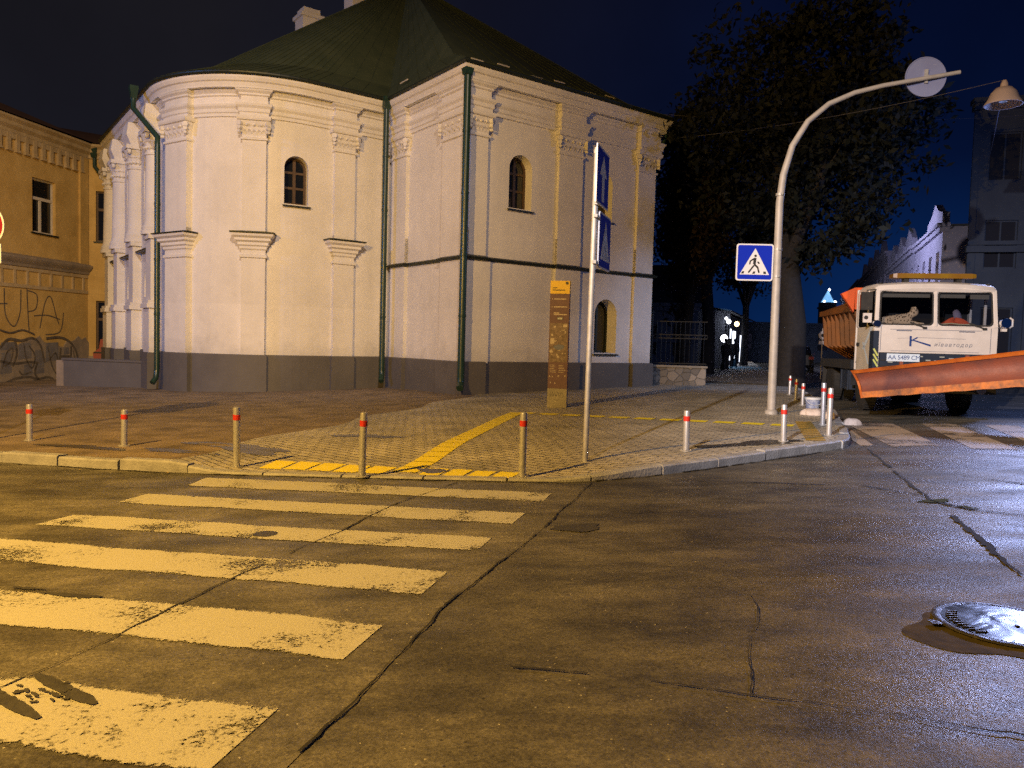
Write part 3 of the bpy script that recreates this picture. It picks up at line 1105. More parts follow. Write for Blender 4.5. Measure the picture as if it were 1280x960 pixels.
def blob(mb, cx, cy, rx, ry, rot, h, seed, n=26, jag=0.18, zf=gz):
    rnd = random.Random(seed)
    ph = [rnd.uniform(0, 6.28) for _ in range(4)]
    pts_ = []
    for k in range(n):
        a = 2 * pi * k / n
        q = 1 + jag * (sin(2 * a + ph[0]) + .7 * sin(3 * a + ph[1]) + .5 * sin(5 * a + ph[2]) + .4 * sin(8 * a + ph[3]))
        x, y = rx * q * cos(a), ry * q * sin(a)
        px, py = cx + x * cos(rot) - y * sin(rot), cy + x * sin(rot) + y * cos(rot)
        pts_.append((px, py, zf(px, py) + h))
    mb.add(pts_ + [(cx, cy, zf(cx, cy) + h)], [(k, (k + 1) % n, n) for k in range(n)])


tp = MB()
blob(tp, -2.75, 4.78, 0.19, 0.035, R(-14), 0.012, 1, jag=.22)
blob(tp, -3.12, 4.92, 0.12, 0.02, R(-14), 0.012, 2, jag=.22)
def bar(a, b, wd, h, seed):
    rnd = random.Random(seed)
    P = densify([a, b], .03)
    t = (Vector(b) - Vector(a)).normalized()
    n = Vector((-t.y, t.x))
    vs__ = []
    for k, p in enumerate(P):
        q = min(1, 4 * min(k, len(P) - 1 - k) / len(P) + .35)
        for s__ in (-1, 1):
            v = p + n * s__ * wd * q * rnd.uniform(.85, 1.1)
            vs__.append((v.x, v.y, gz(v.x) + h))
    tp.add(vs__, [(2 * k, 2 * k + 1, 2 * k + 3, 2 * k + 2) for k in range(len(P) - 1)])


bar((-2.26, 3.62), (-1.80, 3.31), .034, .012, 3)
bar((-2.62, 3.62), (-1.97, 3.18), .034, .012, 4)
rnd = random.Random(2)
for k in range(26):
    blob(tp, -2.10 + rnd.gauss(0, .10), 3.42 + rnd.gauss(0, .05), rnd.uniform(.008, .03), rnd.uniform(.005, .014), R(-34), .0122 + .0001 * k, 60 + k, n=9, jag=.3)
blob(tp, 0.6, 6.6, 0.25, 0.12, R(10), 0.006, 6)
tag(tp.build('tar_patches', 'tar'), kind='structure')
ms = MB()
blob(ms, 4.33, 7.72, 0.13, 0.09, 0.3, 0.010, 8, jag=.3)
blob(ms, 4.47, 7.42, 0.08, 0.05, -0.6, 0.010, 9, jag=.3)
tag(ms.build('crack_moss', 'moss'), kind='stuff')

# ---- yellow tactile paving
ty = MB()


def wquad(mb, q, h=0.006, n=1):
    a, b, c, d = map(Vector, q)
    vs__ = []
    for k in range(n + 1):
        for p in (a.lerp(b, k / n), d.lerp(c, k / n)):
            vs__.append((p.x, p.y, wz(p.x, p.y) + h))
    mb.add(vs__, [(2 * k, 2 * k + 2, 2 * k + 3, 2 * k + 1) for k in range(n)])


def tile_row(a, b, c, d, n, gap=0.012, seed=0):
    """n tiles between the far edge a-b and the near edge d-c"""
    rnd = random.Random(seed)
    a, b, c, d = map(Vector, (a, b, c, d))
    for k in range(n):
        t0, t1 = k / n + gap, (k + 1) / n - gap
        j = rnd.uniform(-.015, .015)
        wquad(ty, [a.lerp(b, t0) + Vector((0, j)), a.lerp(b, t1) + Vector((0, j)), d.lerp(c, t1) + Vector((0, j)), d.lerp(c, t0) + Vector((0, j))], n=3)


tile_row((-3.13, 10.18), (-1.40, 9.66), (-1.55, 9.24), (-3.20, 9.66), 5, seed=1)
tile_row((-1.02, 9.60), (0.16, 9.30), (0.03, 8.95), (-1.13, 9.13), 4, gap=.02, seed=2)
arc = [(-1.30, 9.35), (-1.12, 10.0), (-0.92, 11.0), (-0.71, 12.1), (-0.48, 13.3), (-0.24, 14.6), (0.0, 15.8), (0.14, 16.4)]
A_ = densify(arc, 0.3)
AL, AR = inset_line(A_, 0.16), inset_line(A_, -0.16)
for k in range(0, len(A_) - 1):
    a, b, c, d = AL[k], AL[k + 1], AR[k + 1], AR[k]
    wquad(ty, [a.lerp(b, .03), a.lerp(b, .97), d.lerp(c, .97), d.lerp(c, .03)], h=0.007)
for k in range(11):
    t0, t1 = k / 11 + .012, (k + 1) / 11 - .012
    a, b = Vector((0.10, 16.4)), Vector((5.15, 13.75))
    n = Vector((0.46, 0.88)) * 0.17
    p, q = a.lerp(b, t0), a.lerp(b, t1)
    wquad(ty, [p + n, q + n, q - n, p - n])
tag(ty.build('tactile_paving', 'tactile'), kind='structure')
ty = MB()
for k in range(9):
    a, b = Vector((4.48, 11.62)), Vector((5.38, 14.55))
    t0, t1 = k / 9 + .006, (k + 1) / 9 - .006
    p, q = a.lerp(b, t0), a.lerp(b, t1)
    n = Vector((0.30, -0.05))
    wquad(ty, [p + n * .04, p + n, q + n, q + n * .04])
tag(ty.build('worn_tactile_paving', worn_paint('worn_yellow_tiles', (0.40, 0.27, 0.05), (0.13, 0.11, 0.08), 0.42)), kind='structure')
wp = MB()
for k, (x, y, rx, ry, ro) in enumerate([(-3.9, 11.0, .8, .28, -.3), (-4.6, 10.5, .5, .16, -.3), (-0.95, 9.42, .22, .12, -.2), (3.6, 11.3, .9, .22, .35),
                                        (-6.1, 10.9, .7, .15, -.3), (-2.3, 12.2, .5, .2, -.2)]):
    blob(wp, x, y, rx, ry, ro, 0.010 if k == 2 else 0.005, 40 + k, zf=wz, jag=.25)
tag(wp.build('dark_patches', mat('dark_paving', (0.045, 0.040, 0.034), (0.075, 0.066, 0.055), 6, 0.35, bump=0.3)), kind='structure')  # darker, smoother patches on the pavement


fl = MB()
rnd = random.Random(21)
for k in range(150):
    p = KL[rnd.randrange(len(KL))]
    if p.y > 14 or p.x < -9:
        continue
    on_walk = rnd.random() < .35
    q = p + Vector((rnd.gauss(0, .12), (.45 + abs(rnd.gauss(0, .5))) if on_walk else -.05 - abs(rnd.gauss(0, .14))))
    z = (wz(q.x, q.y) if on_walk else gz(q.x)) + .012
    a = rnd.uniform(0, 6.28)
    l_ = rnd.uniform(.02, .045)
    t = Vector((cos(a), sin(a), rnd.uniform(-.1, .35))) * l_
    n = Vector((-sin(a), cos(a), rnd.uniform(-.1, .35))) * l_ * .55
    c = Vector((q.x, q.y, z + .006))
    fl.add([c - t, c + n, c + t, c - n], [(0, 1, 2, 3)])
tag(fl.build('fallen_leaves', leaf_mat('fallen_leaf', (.16, .10, .03), (.40, .28, .06))), kind='stuff')


# ================================================================ CHURCH
U = Vector((.8, .6, 0))
V = Vector((-.6, .8, 0))
CO = Vector((-1.41, 22.26, 0))
CH_T = Matrix(((.8, -.6, 0), (.6, .8, 0), (0, 0, 1))).to_4x4()
church = thing('church', 'white baroque church with rounded corner, pilasters, grey plinth and olive roof', 'church', CO)
church.matrix_world = Matrix.Translation(CO) @ CH_T
# everything below is in the church's own axes: x along the right facade, y along the left-hand walls
EU, WV, RR = 7.55, 4.65, 3.47
CC = (-2.88, WV + RR)
LV = 17.0
PIL_S = [(-.12, .60), (3.30, 4.28), (6.80, 7.62)]          # along x on the right facade
PIL_W = [(0.0, 1.25), (3.45, 4.45)]                        # along y on the short wall
PIL_F = [(-2.08, -1.39)]                                   # along x on the front wall
PIL_A = [(-122.7, -111.0), (-169.0, -151.0)]               # degrees round the corner


def church_path(d, step=5.0, end=True):
    """plan outline from the right end round to the left end; steps out by d at every pilaster"""
    P = []
    if end:
        P += [(EU, LV)]
    segs = []
    P.append((EU + (d if d else 0), -d if d else 0)) if d else P.append((EU, 0))
    # right facade, travelling towards -x
    for a, b in sorted(PIL_S, reverse=True):
        b_ = min(b, EU)
        if b < EU:
            P += [(b, 0), (b, -d)]
        if a > 0:
            P += [(a, -d), (a, 0)]
    if d:
        P.append((-d, -d))
    else:
        P.append((0, 0))
    # short wall, travelling +y, outward is -x
    for a, b in PIL_W:
        if a > 0:
            P += [(0, a), (-d, a)]
        P += [(-d, b), (0, b)]
    P.append((0, WV))
    for a, b in sorted(PIL_F, reverse=True):
        P += [(b, WV), (b, WV - d), (a, WV - d), (a, WV)]
    ang = -90.0
    stops = sorted([x for p in PIL_A for x in p], reverse=True)
    while ang >= -180.01:
        inp = any(a - 1e-6 <= ang <= b + 1e-6 for a, b in PIL_A)
        r = RR + (d if inp else 0)
        P.append((CC[0] + r * cos(R(ang)), CC[1] + r * sin(R(ang))))
        nxt = ang - step
        for st in stops:
            if nxt < st < ang - 1e-6:
                nxt = st
                break
        if d and ang in stops and any(abs(ang - b) < 1e-6 for a, b in PIL_A):      # step out
            P.insert(len(P) - 1, (CC[0] + RR * cos(R(ang)), CC[1] + RR * sin(R(ang))))
        elif d and ang in stops:
            P.append((CC[0] + RR * cos(R(ang)), CC[1] + RR * sin(R(ang))))
        ang = nxt
    P.append((CC[0] - RR, LV))
    # drop doubles
    Q = [Vector(P[0])]
    for p in P[1:]:
        if (Vector(p) - Q[-1]).length > 1e-4:
            Q.append(Vector(p))
    return Q


def mitres(P):
    r_ = []
    for i, p in enumerate(P):
        ns = []
        if i > 0:
            t = (p - P[i - 1]).normalized()
            ns.append(Vector((t.y, -t.x)) * -1)
        if i < len(P) - 1:
            t = (P[i + 1] - p).normalized()
            ns.append(Vector((-t.y, t.x)))
        if len(ns) == 1:
            r_.append(ns[0])
        else:
            m_ = (ns[0] + ns[1])
            if m_.length < 1e-5:
                r_.append(ns[0])
            else:
                m_.normalize()
                r_.append(m_ / max(0.35, m_.dot(ns[0])))
    return r_


def sweep(mb, P, prof):
    """moulding: prof = [(outward, z)...]"""
    Mi = mitres(P)
    rings = [[(p.x + m_.x * e_, p.y + m_.y * e_, z) for e_, z in prof] for p, m_ in zip(P, Mi)]
    n = len(prof)
    vs__ = [q for r_ in rings for q in r_]
    fs = [(k * n + i, k * n + i + 1, (k + 1) * n + i + 1, (k + 1) * n + i) for k in range(len(rings) - 1) for i in range(n - 1)]
    mb.add(vs__, fs)


P0 = church_path(0, 4.0)
foot = [(p.x, p.y) for p in P0]
wl = MB()
wl.slab(foot[::-1], -0.8, 9.36)
wall = wl.build('wall', 'white_wall', church)

# openings: local frames of the windows
WIN = []


def win_frame(px, py, nrm):
    n = Vector((nrm[0], nrm[1], 0)).normalized()
    t = Vector((-n.y, n.x, 0))          # to the right seen from outside
    return Matrix(((t.x, -n.x, 0, px), (t.y, -n.y, 0, py), (t.z, -n.z, 1, 0), (0, 0, 0, 1)))


am = R(-96.5)
# frame matrix, width, bottom, top, depth of the reveal, kind
WIN.append((win_frame(CC[0] + RR * cos(am), CC[1] + RR * sin(am), (cos(am), sin(am))), .74, 5.72, 7.2, .34, 'small'))
WIN.append((win_frame(1.88, 0, (0, -1)), .86, 5.66, 7.26, .38, 'upper'))
WIN.append((win_frame(5.27, 0, (0, -1)), .86, 5.72, 7.30, .38, 'upper'))
WIN.append((win_frame(5.58, 0, (0, -1)), 1.0, 1.38, 3.15, .50, 'lower'))
for k, yv in enumerate((10.3, 13.3)):
    WIN.append((win_frame(CC[0] - RR, yv, (-1, 0)), 1.3, 2.9, 4.0, .35, 'niche'))
    WIN.append((win_frame(CC[0] - RR, yv, (-1, 0)), 1.5, 5.3, 8.3, .40, 'niche'))
cut = MB()
for T, wd, z0, z1, dp, kd in WIN:
    cut.prism(arch(-wd / 2, wd / 2, z0, z1), -0.25, dp, T)
cto = cut.build('cutter', 'white_wall', church)
boolean_cut(wall, cto)

for T, wd, z0, z1, dp, kd in WIN:
    if kd == 'niche':
        continue
    fr = MB()
    a_out = arch(-wd / 2 - .01, wd / 2 + .01, z0, z1)
    ww = .075
    a_in = arch(-wd / 2 + ww, wd / 2 - ww, z0 + ww, z1 - ww)
    y = dp - .055
    n = len(a_out)
    fr.add([(x, y, z) for x, z in a_out] + [(x, y, z) for x, z in a_in] + [(x, y + .04, z) for x, z in a_in],
           [(i, (i + 1) % n, n + (i + 1) % n, n + i) for i in range(n)] +
           [(n + i, n + (i + 1) % n, 2 * n + (i + 1) % n, 2 * n + i) for i in range(n)], T)
    fr.box(-.045, .045, y - .004, y + .03, z0 + ww, z1 - ww, T)
    if kd != 'lower':
        for q in (.36, .68):
            zz = z0 + (z1 - z0) * q
            fr.box(-wd / 2 + ww, -.045, y + .004, y + .03, zz - .035, zz + .035, T)
            fr.box(.045, wd / 2 - ww, y + .004, y + .03, zz - .035, zz + .035, T)
    wn = fr.build('window', 'wood' if kd != 'lower' else 'flashing', church)
    gl = MB()
    gl.prism(arch(-wd / 2 + .02, wd / 2 - .02, z0 + .02, z1 - .02), dp - .02, dp - .008, T)
    gl.build('pane', 'dark_glass', wn)
    sl = MB()
    sl.add([(-wd / 2 - .06, -.09, z0 - .045), (wd / 2 + .06, -.09, z0 - .045), (wd / 2 + .06, dp - .06, z0 + .012), (-wd / 2 - .06, dp - .06, z0 + .012),
            (-wd / 2 - .06, -.09, z0 - .085), (wd / 2 + .06, -.09, z0 - .085), (wd / 2 + .06, .004, z0 - .085), (-wd / 2 - .06, .004, z0 - .085)],
           [(0, 1, 2, 3), (0, 4, 5, 1), (4, 7, 6, 5)], T)
    sl.build('sill', 'flashing', wn)

# grey plinth
pl = MB()
PD = church_path(.14, 4.0)
sweep(pl, PD, [(.0, -.8), (.05, -.8), (.05, 1.02), (.035, 1.05), (-.16, 1.06)])
pl.build('plinth', 'plinth', church)
# entablature: architrave and lower cornice break forward over the pilasters
en = MB()
PJ = church_path(.165, 4.0)
sweep(en, PJ, [(-.02, 8.20), (.05, 8.21), (.05, 8.30), (.085, 8.33), (.085, 8.43), (.14, 8.50), (.15, 8.56), (.02, 8.60),
               (.015, 8.80), (.07, 8.83), (.07, 8.88), (.14, 8.94), (.16, 8.985), (-.02, 8.99)])
en.build('entablature', 'white_wall', church)
cn = MB()
PN = church_path(0, 4.0)
sweep(cn, PN, [(-.02, 9.0), (.30, 9.004), (.31, 9.05), (.33, 9.10), (.35, 9.15), (.40, 9.18), (.45, 9.27), (.46, 9.325), (-.02, 9.34)])
cn.build('cornice', 'white_wall', church)
gt = MB()
sweep(gt, PN, [(.40, 9.345), (.50, 9.33), (.545, 9.37), (.55, 9.41), (.40, 9.43)])
gt.build('gutter', 'flashing', church)
# string course with green flashing on the right-hand block
st = MB()
PSTR = [Vector((EU + .12, 4)), Vector((EU + .12, -.12))] + [p for p in church_path(.13, 4.0, end=False) if p.y < WV + .01 and p.x > -.5]
PSTR = [Vector((EU + .02, 3))] + [p for p in church_path(.13, 4.0, end=False) if p.y <= WV + 1e-3 and p.x >= -.2][0:]
sweep(st, PSTR, [(-.02, 3.98), (.05, 4.0), (.09, 4.05), (.095, 4.075), (-.02, 4.13)])
st.build('string_course', 'flashing', church)


def flat_frame(px, py, nrm):
    return win_frame(px, py, nrm)


def ringbox(w_, d_, z):
    return [(-w_, .05, z), (-w_, -d_, z), (w_, -d_, z), (w_, .05, z)]


def pilaster(T, hw, depth, lower, hw2=None):
    """shaft on the wall with a capital; `lower` = one tall lower order with its own cap"""
    sh = MB()
    z0 = 1.0
    if lower:
        sh.loft([ringbox(hw, depth, 1.0), ringbox(hw, depth, 7.52)], T=T)
    else:
        h2 = hw2 or hw
        sh.loft([ringbox(h2, depth, 1.0), ringbox(h2, depth, 3.985)], T=T)
        sh.loft([ringbox(hw, depth, 4.0), ringbox(hw, depth, 7.52)], T=T)
    sh.loft([ringbox(hw + .0, depth, 4.78) if lower else ringbox(hw + .0, depth, 4.13), ringbox(hw + .0, depth + .004, 4.9)], T=T)
    o = sh.build('pilaster', 'white_wall', church)
    cp = MB()
    prof = [(.0, 7.50), (.05, 7.52), (.05, 7.58), (.0, 7.60), (.0, 7.68), (.02, 7.80), (.05, 7.92), (.09, 8.02), (.10, 8.06), (.15, 8.08), (.17, 8.13), (.17, 8.2)]
    cp.loft([ringbox(hw + e_ * .9, depth + e_, z) for e_, z in prof], T=T)
    # corner volutes and acanthus leaves
    for sx in (-1, 1):
        for q in range(3):
            rr = .085 - .02 * q
            cp.lathe([(0.001, -.05), (rr, -.05), (rr, .05), (0.001, .05)], 10,
                     T @ Matrix.Translation((sx * (hw + .06), -depth - .07 + .0, 7.98 - .12 * q)) @ Matrix.Rotation(R(90), 4, 'X') @ Matrix.Rotation(R(sx * 35), 4, 'Y'))
    nl = 5
    for q in range(nl):
        x = -hw + (q + .5) * 2 * hw / nl
        for z, sz in ((7.66, .11), (7.80, .09)):
            cp.add([(x - sz * .5, -depth - .005, z), (x + sz * .5, -depth - .005, z), (x + sz * .55, -depth - .05, z + .1), (x, -depth - .11, z + .16), (x - sz * .55, -depth - .05, z + .1), (x, -depth - .03, z + .08)],
                   [(0, 1, 5), (1, 2, 5), (2, 3, 5), (3, 4, 5), (4, 0, 5)], T)
    for q in range(3):
        cp.lathe([(0.001, 0), (.05, 0), (.03, .04), (0.001, .05)], 8, T @ Matrix.Translation((-hw * .6 + q * hw * .6, -depth - .06, 7.95)) @ Matrix.Rotation(R(90), 4, 'X'))
    cp.build('capital', 'white_wall', o)
    if lower:
        lc = MB()
        prof = [(.0, 3.98), (.05, 4.0), (.05, 4.07), (.005, 4.10), (.005, 4.22), (.05, 4.26), (.05, 4.33), (.10, 4.37), (.10, 4.45), (.17, 4.50), (.17, 4.57), (.25, 4.63), (.27, 4.70), (.0, 4.705)]
        lc.loft([ringbox(hw + e_, depth + e_, z) for e_, z in prof], T=T)
        lc.build('lower_capital', 'white_wall', o)
        lt = MB()
        lt.loft([ringbox(hw + .30, depth + .30, 4.708), ringbox(hw + .305, depth + .305, 4.745), ringbox(hw + .02, depth + .02, 4.80)], T=T)
        lt.build('cap_flashing', 'flashing', o)
    return o


for k, (a, b) in enumerate(PIL_S):
    pilaster(flat_frame((a + b) / 2 if k else (0 + .6) / 2 - .0, 0, (0, -1)), (b - a) / 2 if k else .30, .10, False, [.47, .52, .44][k])
for k, (a, b) in enumerate(PIL_W):
    pilaster(flat_frame(0, (a + b) / 2, (-1, 0)), (b - a) / 2, .12, False)
for a, b in PIL_F:
    pilaster(flat_frame((a + b) / 2, WV, (0, -1)), (b - a) / 2, .14, True)
for a, b in PIL_A:
    m_ = R((a + b) / 2)
    h = RR * R(b - a) / 2
    sag = RR * (1 - cos(R(b - a) / 2))
    pilaster(flat_frame(CC[0] + (RR - sag * .4) * cos(m_), CC[1] + (RR - sag * .4) * sin(m_), (cos(m_), sin(m_))), h * .985, .14 + sag * .3, True)

# engaged columns of the long left wall, on pedestals
for yv in (8.95, 11.8, 14.8, 16.75):
    T = flat_frame(CC[0] - RR, yv, (-1, 0))
    cl = MB()
    pb_ = MB()
    pb_.box(-.46, .46, -.40, .05, -.8, .997, T)
    pb_.build('plinth_block', 'plinth', church)
    cl.box(-.42, .42, -.34, .05, 1.0, 2.45, T)
    cl.box(-.50, .50, -.42, .05, 2.452, 2.60, T)
    cl.box(-.46, .46, -.38, .05, 2.602, 2.70, T)
    cl.box(-.36, .36, -.28, .05, 2.702, 4.70, T)
    cl.box(-.44, .44, -.36, .05, 4.702, 4.84, T)
    TT = T @ Matrix.Translation((0, -.06, 0))
    cl.lathe([(.44, 4.85), (.44, 4.97), (.40, 5.0), (.42, 5.08), (.36, 5.16), (.335, 5.3), (.30, 7.40), (.34, 7.42), (.34, 7.48), (.30, 7.5)], 20, TT)
    o = cl.build('engaged_column', 'white_wall', church, smooth=True)
    cp = MB()
    cp.lathe([(.30, 7.5), (.32, 7.7), (.40, 7.95), (.46, 8.06), (.40, 8.08)], 16, TT)
    cp.box(-.46, .46, -.50, .05, 8.082, 8.22, T)
    for q in range(9):
        a = pi + pi * q / 8
        for z, sz in ((7.62, .07), (7.82, .075)):
            cp.lathe([(0.001, -.06), (sz, 0), (0.001, .08)], 6, TT @ Matrix.Translation((.33 * cos(a), .33 * sin(a), z)))
    for sx in (-1, 1):
        cp.lathe([(0.001, -.05), (.09, -.05), (.09, .05), (0.001, .05)], 10, T @ Matrix.Translation((sx * .40, -.42, 7.98)) @ Matrix.Rotation(R(90), 4, 'X'))
    cp.build('capital', 'white_wall', o)
    bk = MB()
    bk.loft([ringbox(.40, .34, 8.2), ringbox(.46, .50, 8.56), ringbox(.44, .44, 8.98)], T=T)
    bk.build('entablature_block', 'white_wall', o)
for yv in (10.35, 13.3, 15.8):
    T = flat_frame(CC[0] - RR, yv, (-1, 0))
    lg = MB()
    lg.add([(-1.0, .02, 4.62), (1.0, .02, 4.62), (1.0, -.22, 4.50), (-1.0, -.22, 4.50), (-1.0, -.22, 4.45), (1.0, -.22, 4.45), (1.0, .02, 4.45), (-1.0, .02, 4.45)],
           [(0, 1, 2, 3), (3, 2, 5, 4), (4, 5, 6, 7)], T)
    lg.build('ledge_flashing', 'flashing', church)

# roof
APEX = Vector((2.6, 8.5, 15.55))
RIDGE = Vector((2.6, LV, 15.55))
rf = MB()
Mi = mitres(P0)
eave = [Vector((p.x + m_.x * .52, p.y + m_.y * .52, 9.43)) for p, m_ in zip(P0, Mi)]
mid = []
for q in eave:
    tgt = APEX if q.y < APEX.y else Vector((APEX.x, min(q.y, LV), APEX.z))
    m_ = q.lerp(tgt, .16)
    m_.z -= .36
    mid.append(m_)
n = len(eave)
vsr = eave + mid + [APEX, RIDGE]
fs = []
for i in range(n - 1):
    fs.append((i, i + 1, n + i + 1, n + i))
    if i == 0:
        fs.append((n, n + 1, 2 * n, 2 * n + 1))
    elif i == n - 2:
        fs.append((n + i, n + i + 1, 2 * n + 1, 2 * n))
    else:
        fs.append((n + i, n + i + 1, 2 * n))
rf.add(vsr, fs)
roof = rf.build('roof', 'roof', church)
# standing seams on the three sheets that show
sm = MB()
for i in range(1, n - 2):
    a, b = eave[i], eave[i + 1]
    L_ = (b - a).length
    k = max(1, int(L_ / .62))
    for q in range(k):
        e0 = a.lerp(b, q / k) + Vector((0, 0, .012))
        m0 = mid[i].lerp(mid[i + 1], q / k) + Vector((0, 0, .014))
        t0 = m0.lerp(APEX, .86) + Vector((0, 0, .012))
        sm.tube([e0, m0, t0], .009, 4)
sm.build('roof_seams', 'roof', church)
for k in range(6):
    sn = MB()
    x = .4 + k * 1.15
    q = Vector((x, -.52, 9.43)).lerp(Vector((x * .9 + .3, 8.5, 15.55)), .16 if k % 2 else .13)
    q.z -= .28
    sn.tube([q, q + Vector((.46, .02, .01))], .022, 6)
    sn.build('snow_guard', 'frame_white', church)
sn = MB()
for q in (Vector((-.38, 3.0, 9.75)),):
    sn.tube([q, q + Vector((.02, .5, .0))], .022, 6)
sn.build('snow_guard', 'frame_white', church)
chm = MB()
chT = CH_T.inverted() @ Matrix.Translation(-CO)
c0 = chT @ Vector((-8.95, 33.0, 0))
chm.box(c0.x - .42, c0.x + .42, c0.y - .42, c0.y + .42, 12.2, 14.9)
chm.box(c0.x - .50, c0.x + .50, c0.y - .50, c0.y + .50, 14.902, 15.05)
chm.box(c0.x - .36, c0.x + .36, c0.y - .36, c0.y + .36, 15.052, 15.3)
chm.build('chimney', 'white_wall', church)
chm = MB()
c0 = chT @ Vector((-6.9, 33.0, 0))
chm.box(c0.x - .42, c0.x + .42, c0.y - .42, c0.y + .42, 13.0, 16.1)
chm.box(c0.x - .50, c0.x + .50, c0.y - .50, c0.y + .50, 16.102, 16.25)
chm.build('chimney', 'white_wall', church)


# downpipes
def downpipe(pts, r, hop=None, material='pipe', parent=church):
    dp = MB()
    dp.tube(pts, r, 12)
    P_ = [Vector(p) for p in pts]
    for a, b in zip(P_, P_[1:]):
        L_ = (b - a).length
        if L_ > 2.5:
            for k in range(1, int(L_ / 1.9) + 1):
                c = a.lerp(b, k / (int(L_ / 1.9) + 1))
                dp.tube([c - Vector((0, 0, .035)), c + Vector((0, 0, .035))], r + .012, 12)
    if hop:
        dp.loft([[(hop[0] + sx * q, hop[1] + sy * q, z) for sx, sy in ((-1, -1), (1, -1), (1, 1), (-1, 1))] for q, z in ((r, hop[2] - .36), (r * 1.1, hop[2] - .26), (r * 1.5, hop[2] - .06), (r * 1.5, hop[2] + .02))])
    o = dp.build('downpipe', material, parent, smooth=True)
    return o


downpipe([(-.28, -.28, 9.25), (-.28, -.28, .62), (-.30, -.31, .42), (-.42, -.46, .30)], .105, (-.30, -.30, 9.42))
downpipe([(-.50, WV - .50, 9.3), (-.50, WV - .50, .62), (-.52, WV - .53, .42), (-.60, WV - .66, .26)], .092, (-.50, WV - .50, 9.42))
pa = R(-172)
pc = Vector((CC[0] + (RR + .33) * cos(pa), CC[1] + (RR + .33) * sin(pa), 0))
pe = Vector((CC[0] + (RR + .82) * cos(R(-186)), CC[1] + (RR + .82) * sin(R(-186)), 0))
downpipe([pe + Vector((0, 0, 9.3)), pe + Vector((0, 0, 8.75)), pc + Vector((0, 0, 7.75)), pc + Vector((0, 0, 7.4)), pc + Vector((0, 0, .50)),
          pc + Vector((-.04, -.04, .22)), pc + Vector((-.16, -.13, .06))], .085, (pe.x, pe.y, 9.42))
downpipe([(EU + .40, -.20, 9.2), (EU + .40, -.20, 8.9), (EU + .14, -.02, 7.9), (EU + .16, .06, 4.3), (EU + .20, .06, 4.0), (EU + .20, .06, .9)], .06)

# low grey wall in front of the columns
lw = MB()
T = Matrix.Translation((-13.9, 26.4, 0)) @ Matrix.Rotation(R(-17), 4, 'Z')
lw.box(-1.75, 1.95, -.2, .2, -.75, .62, T)
lw.box(-1.80, 1.97, -.24, .24, .622, .69, T)
tag(lw.build('low_wall', 'plinth'), 'low grey rendered wall in front of the church columns', 'wall')
lw = MB()
lw.box(-2.18, -1.83, -.1, .7, -.75, .60, T)
tag(lw.build('gate_pier', 'stain'), 'short stained pier at the left end of the low grey wall', 'pier')

# ================================================================ YELLOW BUILDING
yb = thing('yellow_building', 'old yellow plastered building with corbelled cornice and graffiti covered base', 'building', (-19.2, 31.5, -.5))
ybT = Matrix.Translation((19.2, -31.5, .5))
YA, YBp, YC = Vector((-21.3, 19.4)), Vector((-18.8, 34.0)), Vector((-14.2, 35.2))
base = [YC, YBp, YA, Vector((-34, 19)), Vector((-34, 46)), Vector((-15.5, 46))]
b_ = MB(ybT)
b_.slab([(p.x, p.y) for p in base][::-1], -1.2, 9.7)
yw = b_.build('wall', 'yellow_wall', yb)
dirB = (YBp - YA).normalized()
LB = (YBp - YA).length
LB0 = LB - 10.653          # offset between the measured wall start and this longer wall
TL = Matrix(((dirB.x, -dirB.y, 0, YA.x), (dirB.y, dirB.x, 0, YA.y), (0, 0, 1, 0), (0, 0, 0, 1)))      # x along the wall, +y into it
dirC = (YC - YBp).normalized()
TR = Matrix(((dirC.x, -dirC.y, 0, YBp.x), (dirC.y, dirC.x, 0, YBp.y), (0, 0, 1, 0), (0, 0, 0, 1)))
YW = [(TL, LB0 + 7.55, LB0 + 8.78, 5.55, 7.72, 'frame_white'), (TR, .32, 1.5, 5.6, 7.8, 'wood'), (TR, .32, 1.5, .75, 3.0, 'wood'),
      (TL, LB0 + 3.2, LB0 + 4.4, 5.55, 7.72, 'frame_white')]
cut = MB(ybT)
for T, a, b, z0, z1, mm in YW:
    cut.box(a, b, -.3, .28, z0, z1, T)
boolean_cut(yw, cut.build('cutter', 'yellow_wall', yb))
for T, a, b, z0, z1, mm in YW:
    f_ = MB(ybT)
    c = .07
    y0, y1 = .13, .18
    f_.box(a, a + c, y0, y1, z0, z1, T)
    f_.box(b - c, b, y0, y1, z0, z1, T)
    f_.box(a + c, b - c, y0, y1, z0, z0 + c, T)
    f_.box(a + c, b - c, y0, y1, z1 - c, z1, T)
    zt = z0 + (z1 - z0) * .64
    f_.box(a + c, b - c, y0 - .01, y1, zt - .06, zt + .06, T)
    mdl = a + (b - a) * .45
    f_.box(mdl - .05, mdl + .05, y0, y1, z0 + c, zt - .06, T)
    wn = f_.build('window', mm, yb)
    g_ = MB(ybT)
    g_.box(a + .03, b - .03, .19, .20, z0 + .03, z1 - .03, T)
    g_.build('pane', 'dark_glass', wn)
    s_ = MB(ybT)
    s_.box(a - .08, b + .08, -.08, .13, z0 - .06, z0 - .004, T)
    s_.build('sill', 'flashing', wn)


def ysweep(name, prof, material, ext=0.0):
    mb = MB(ybT)
    P_ = [YC, YBp, YA]
    sweep(mb, P_, prof)
    return mb.build(name, material, yb)


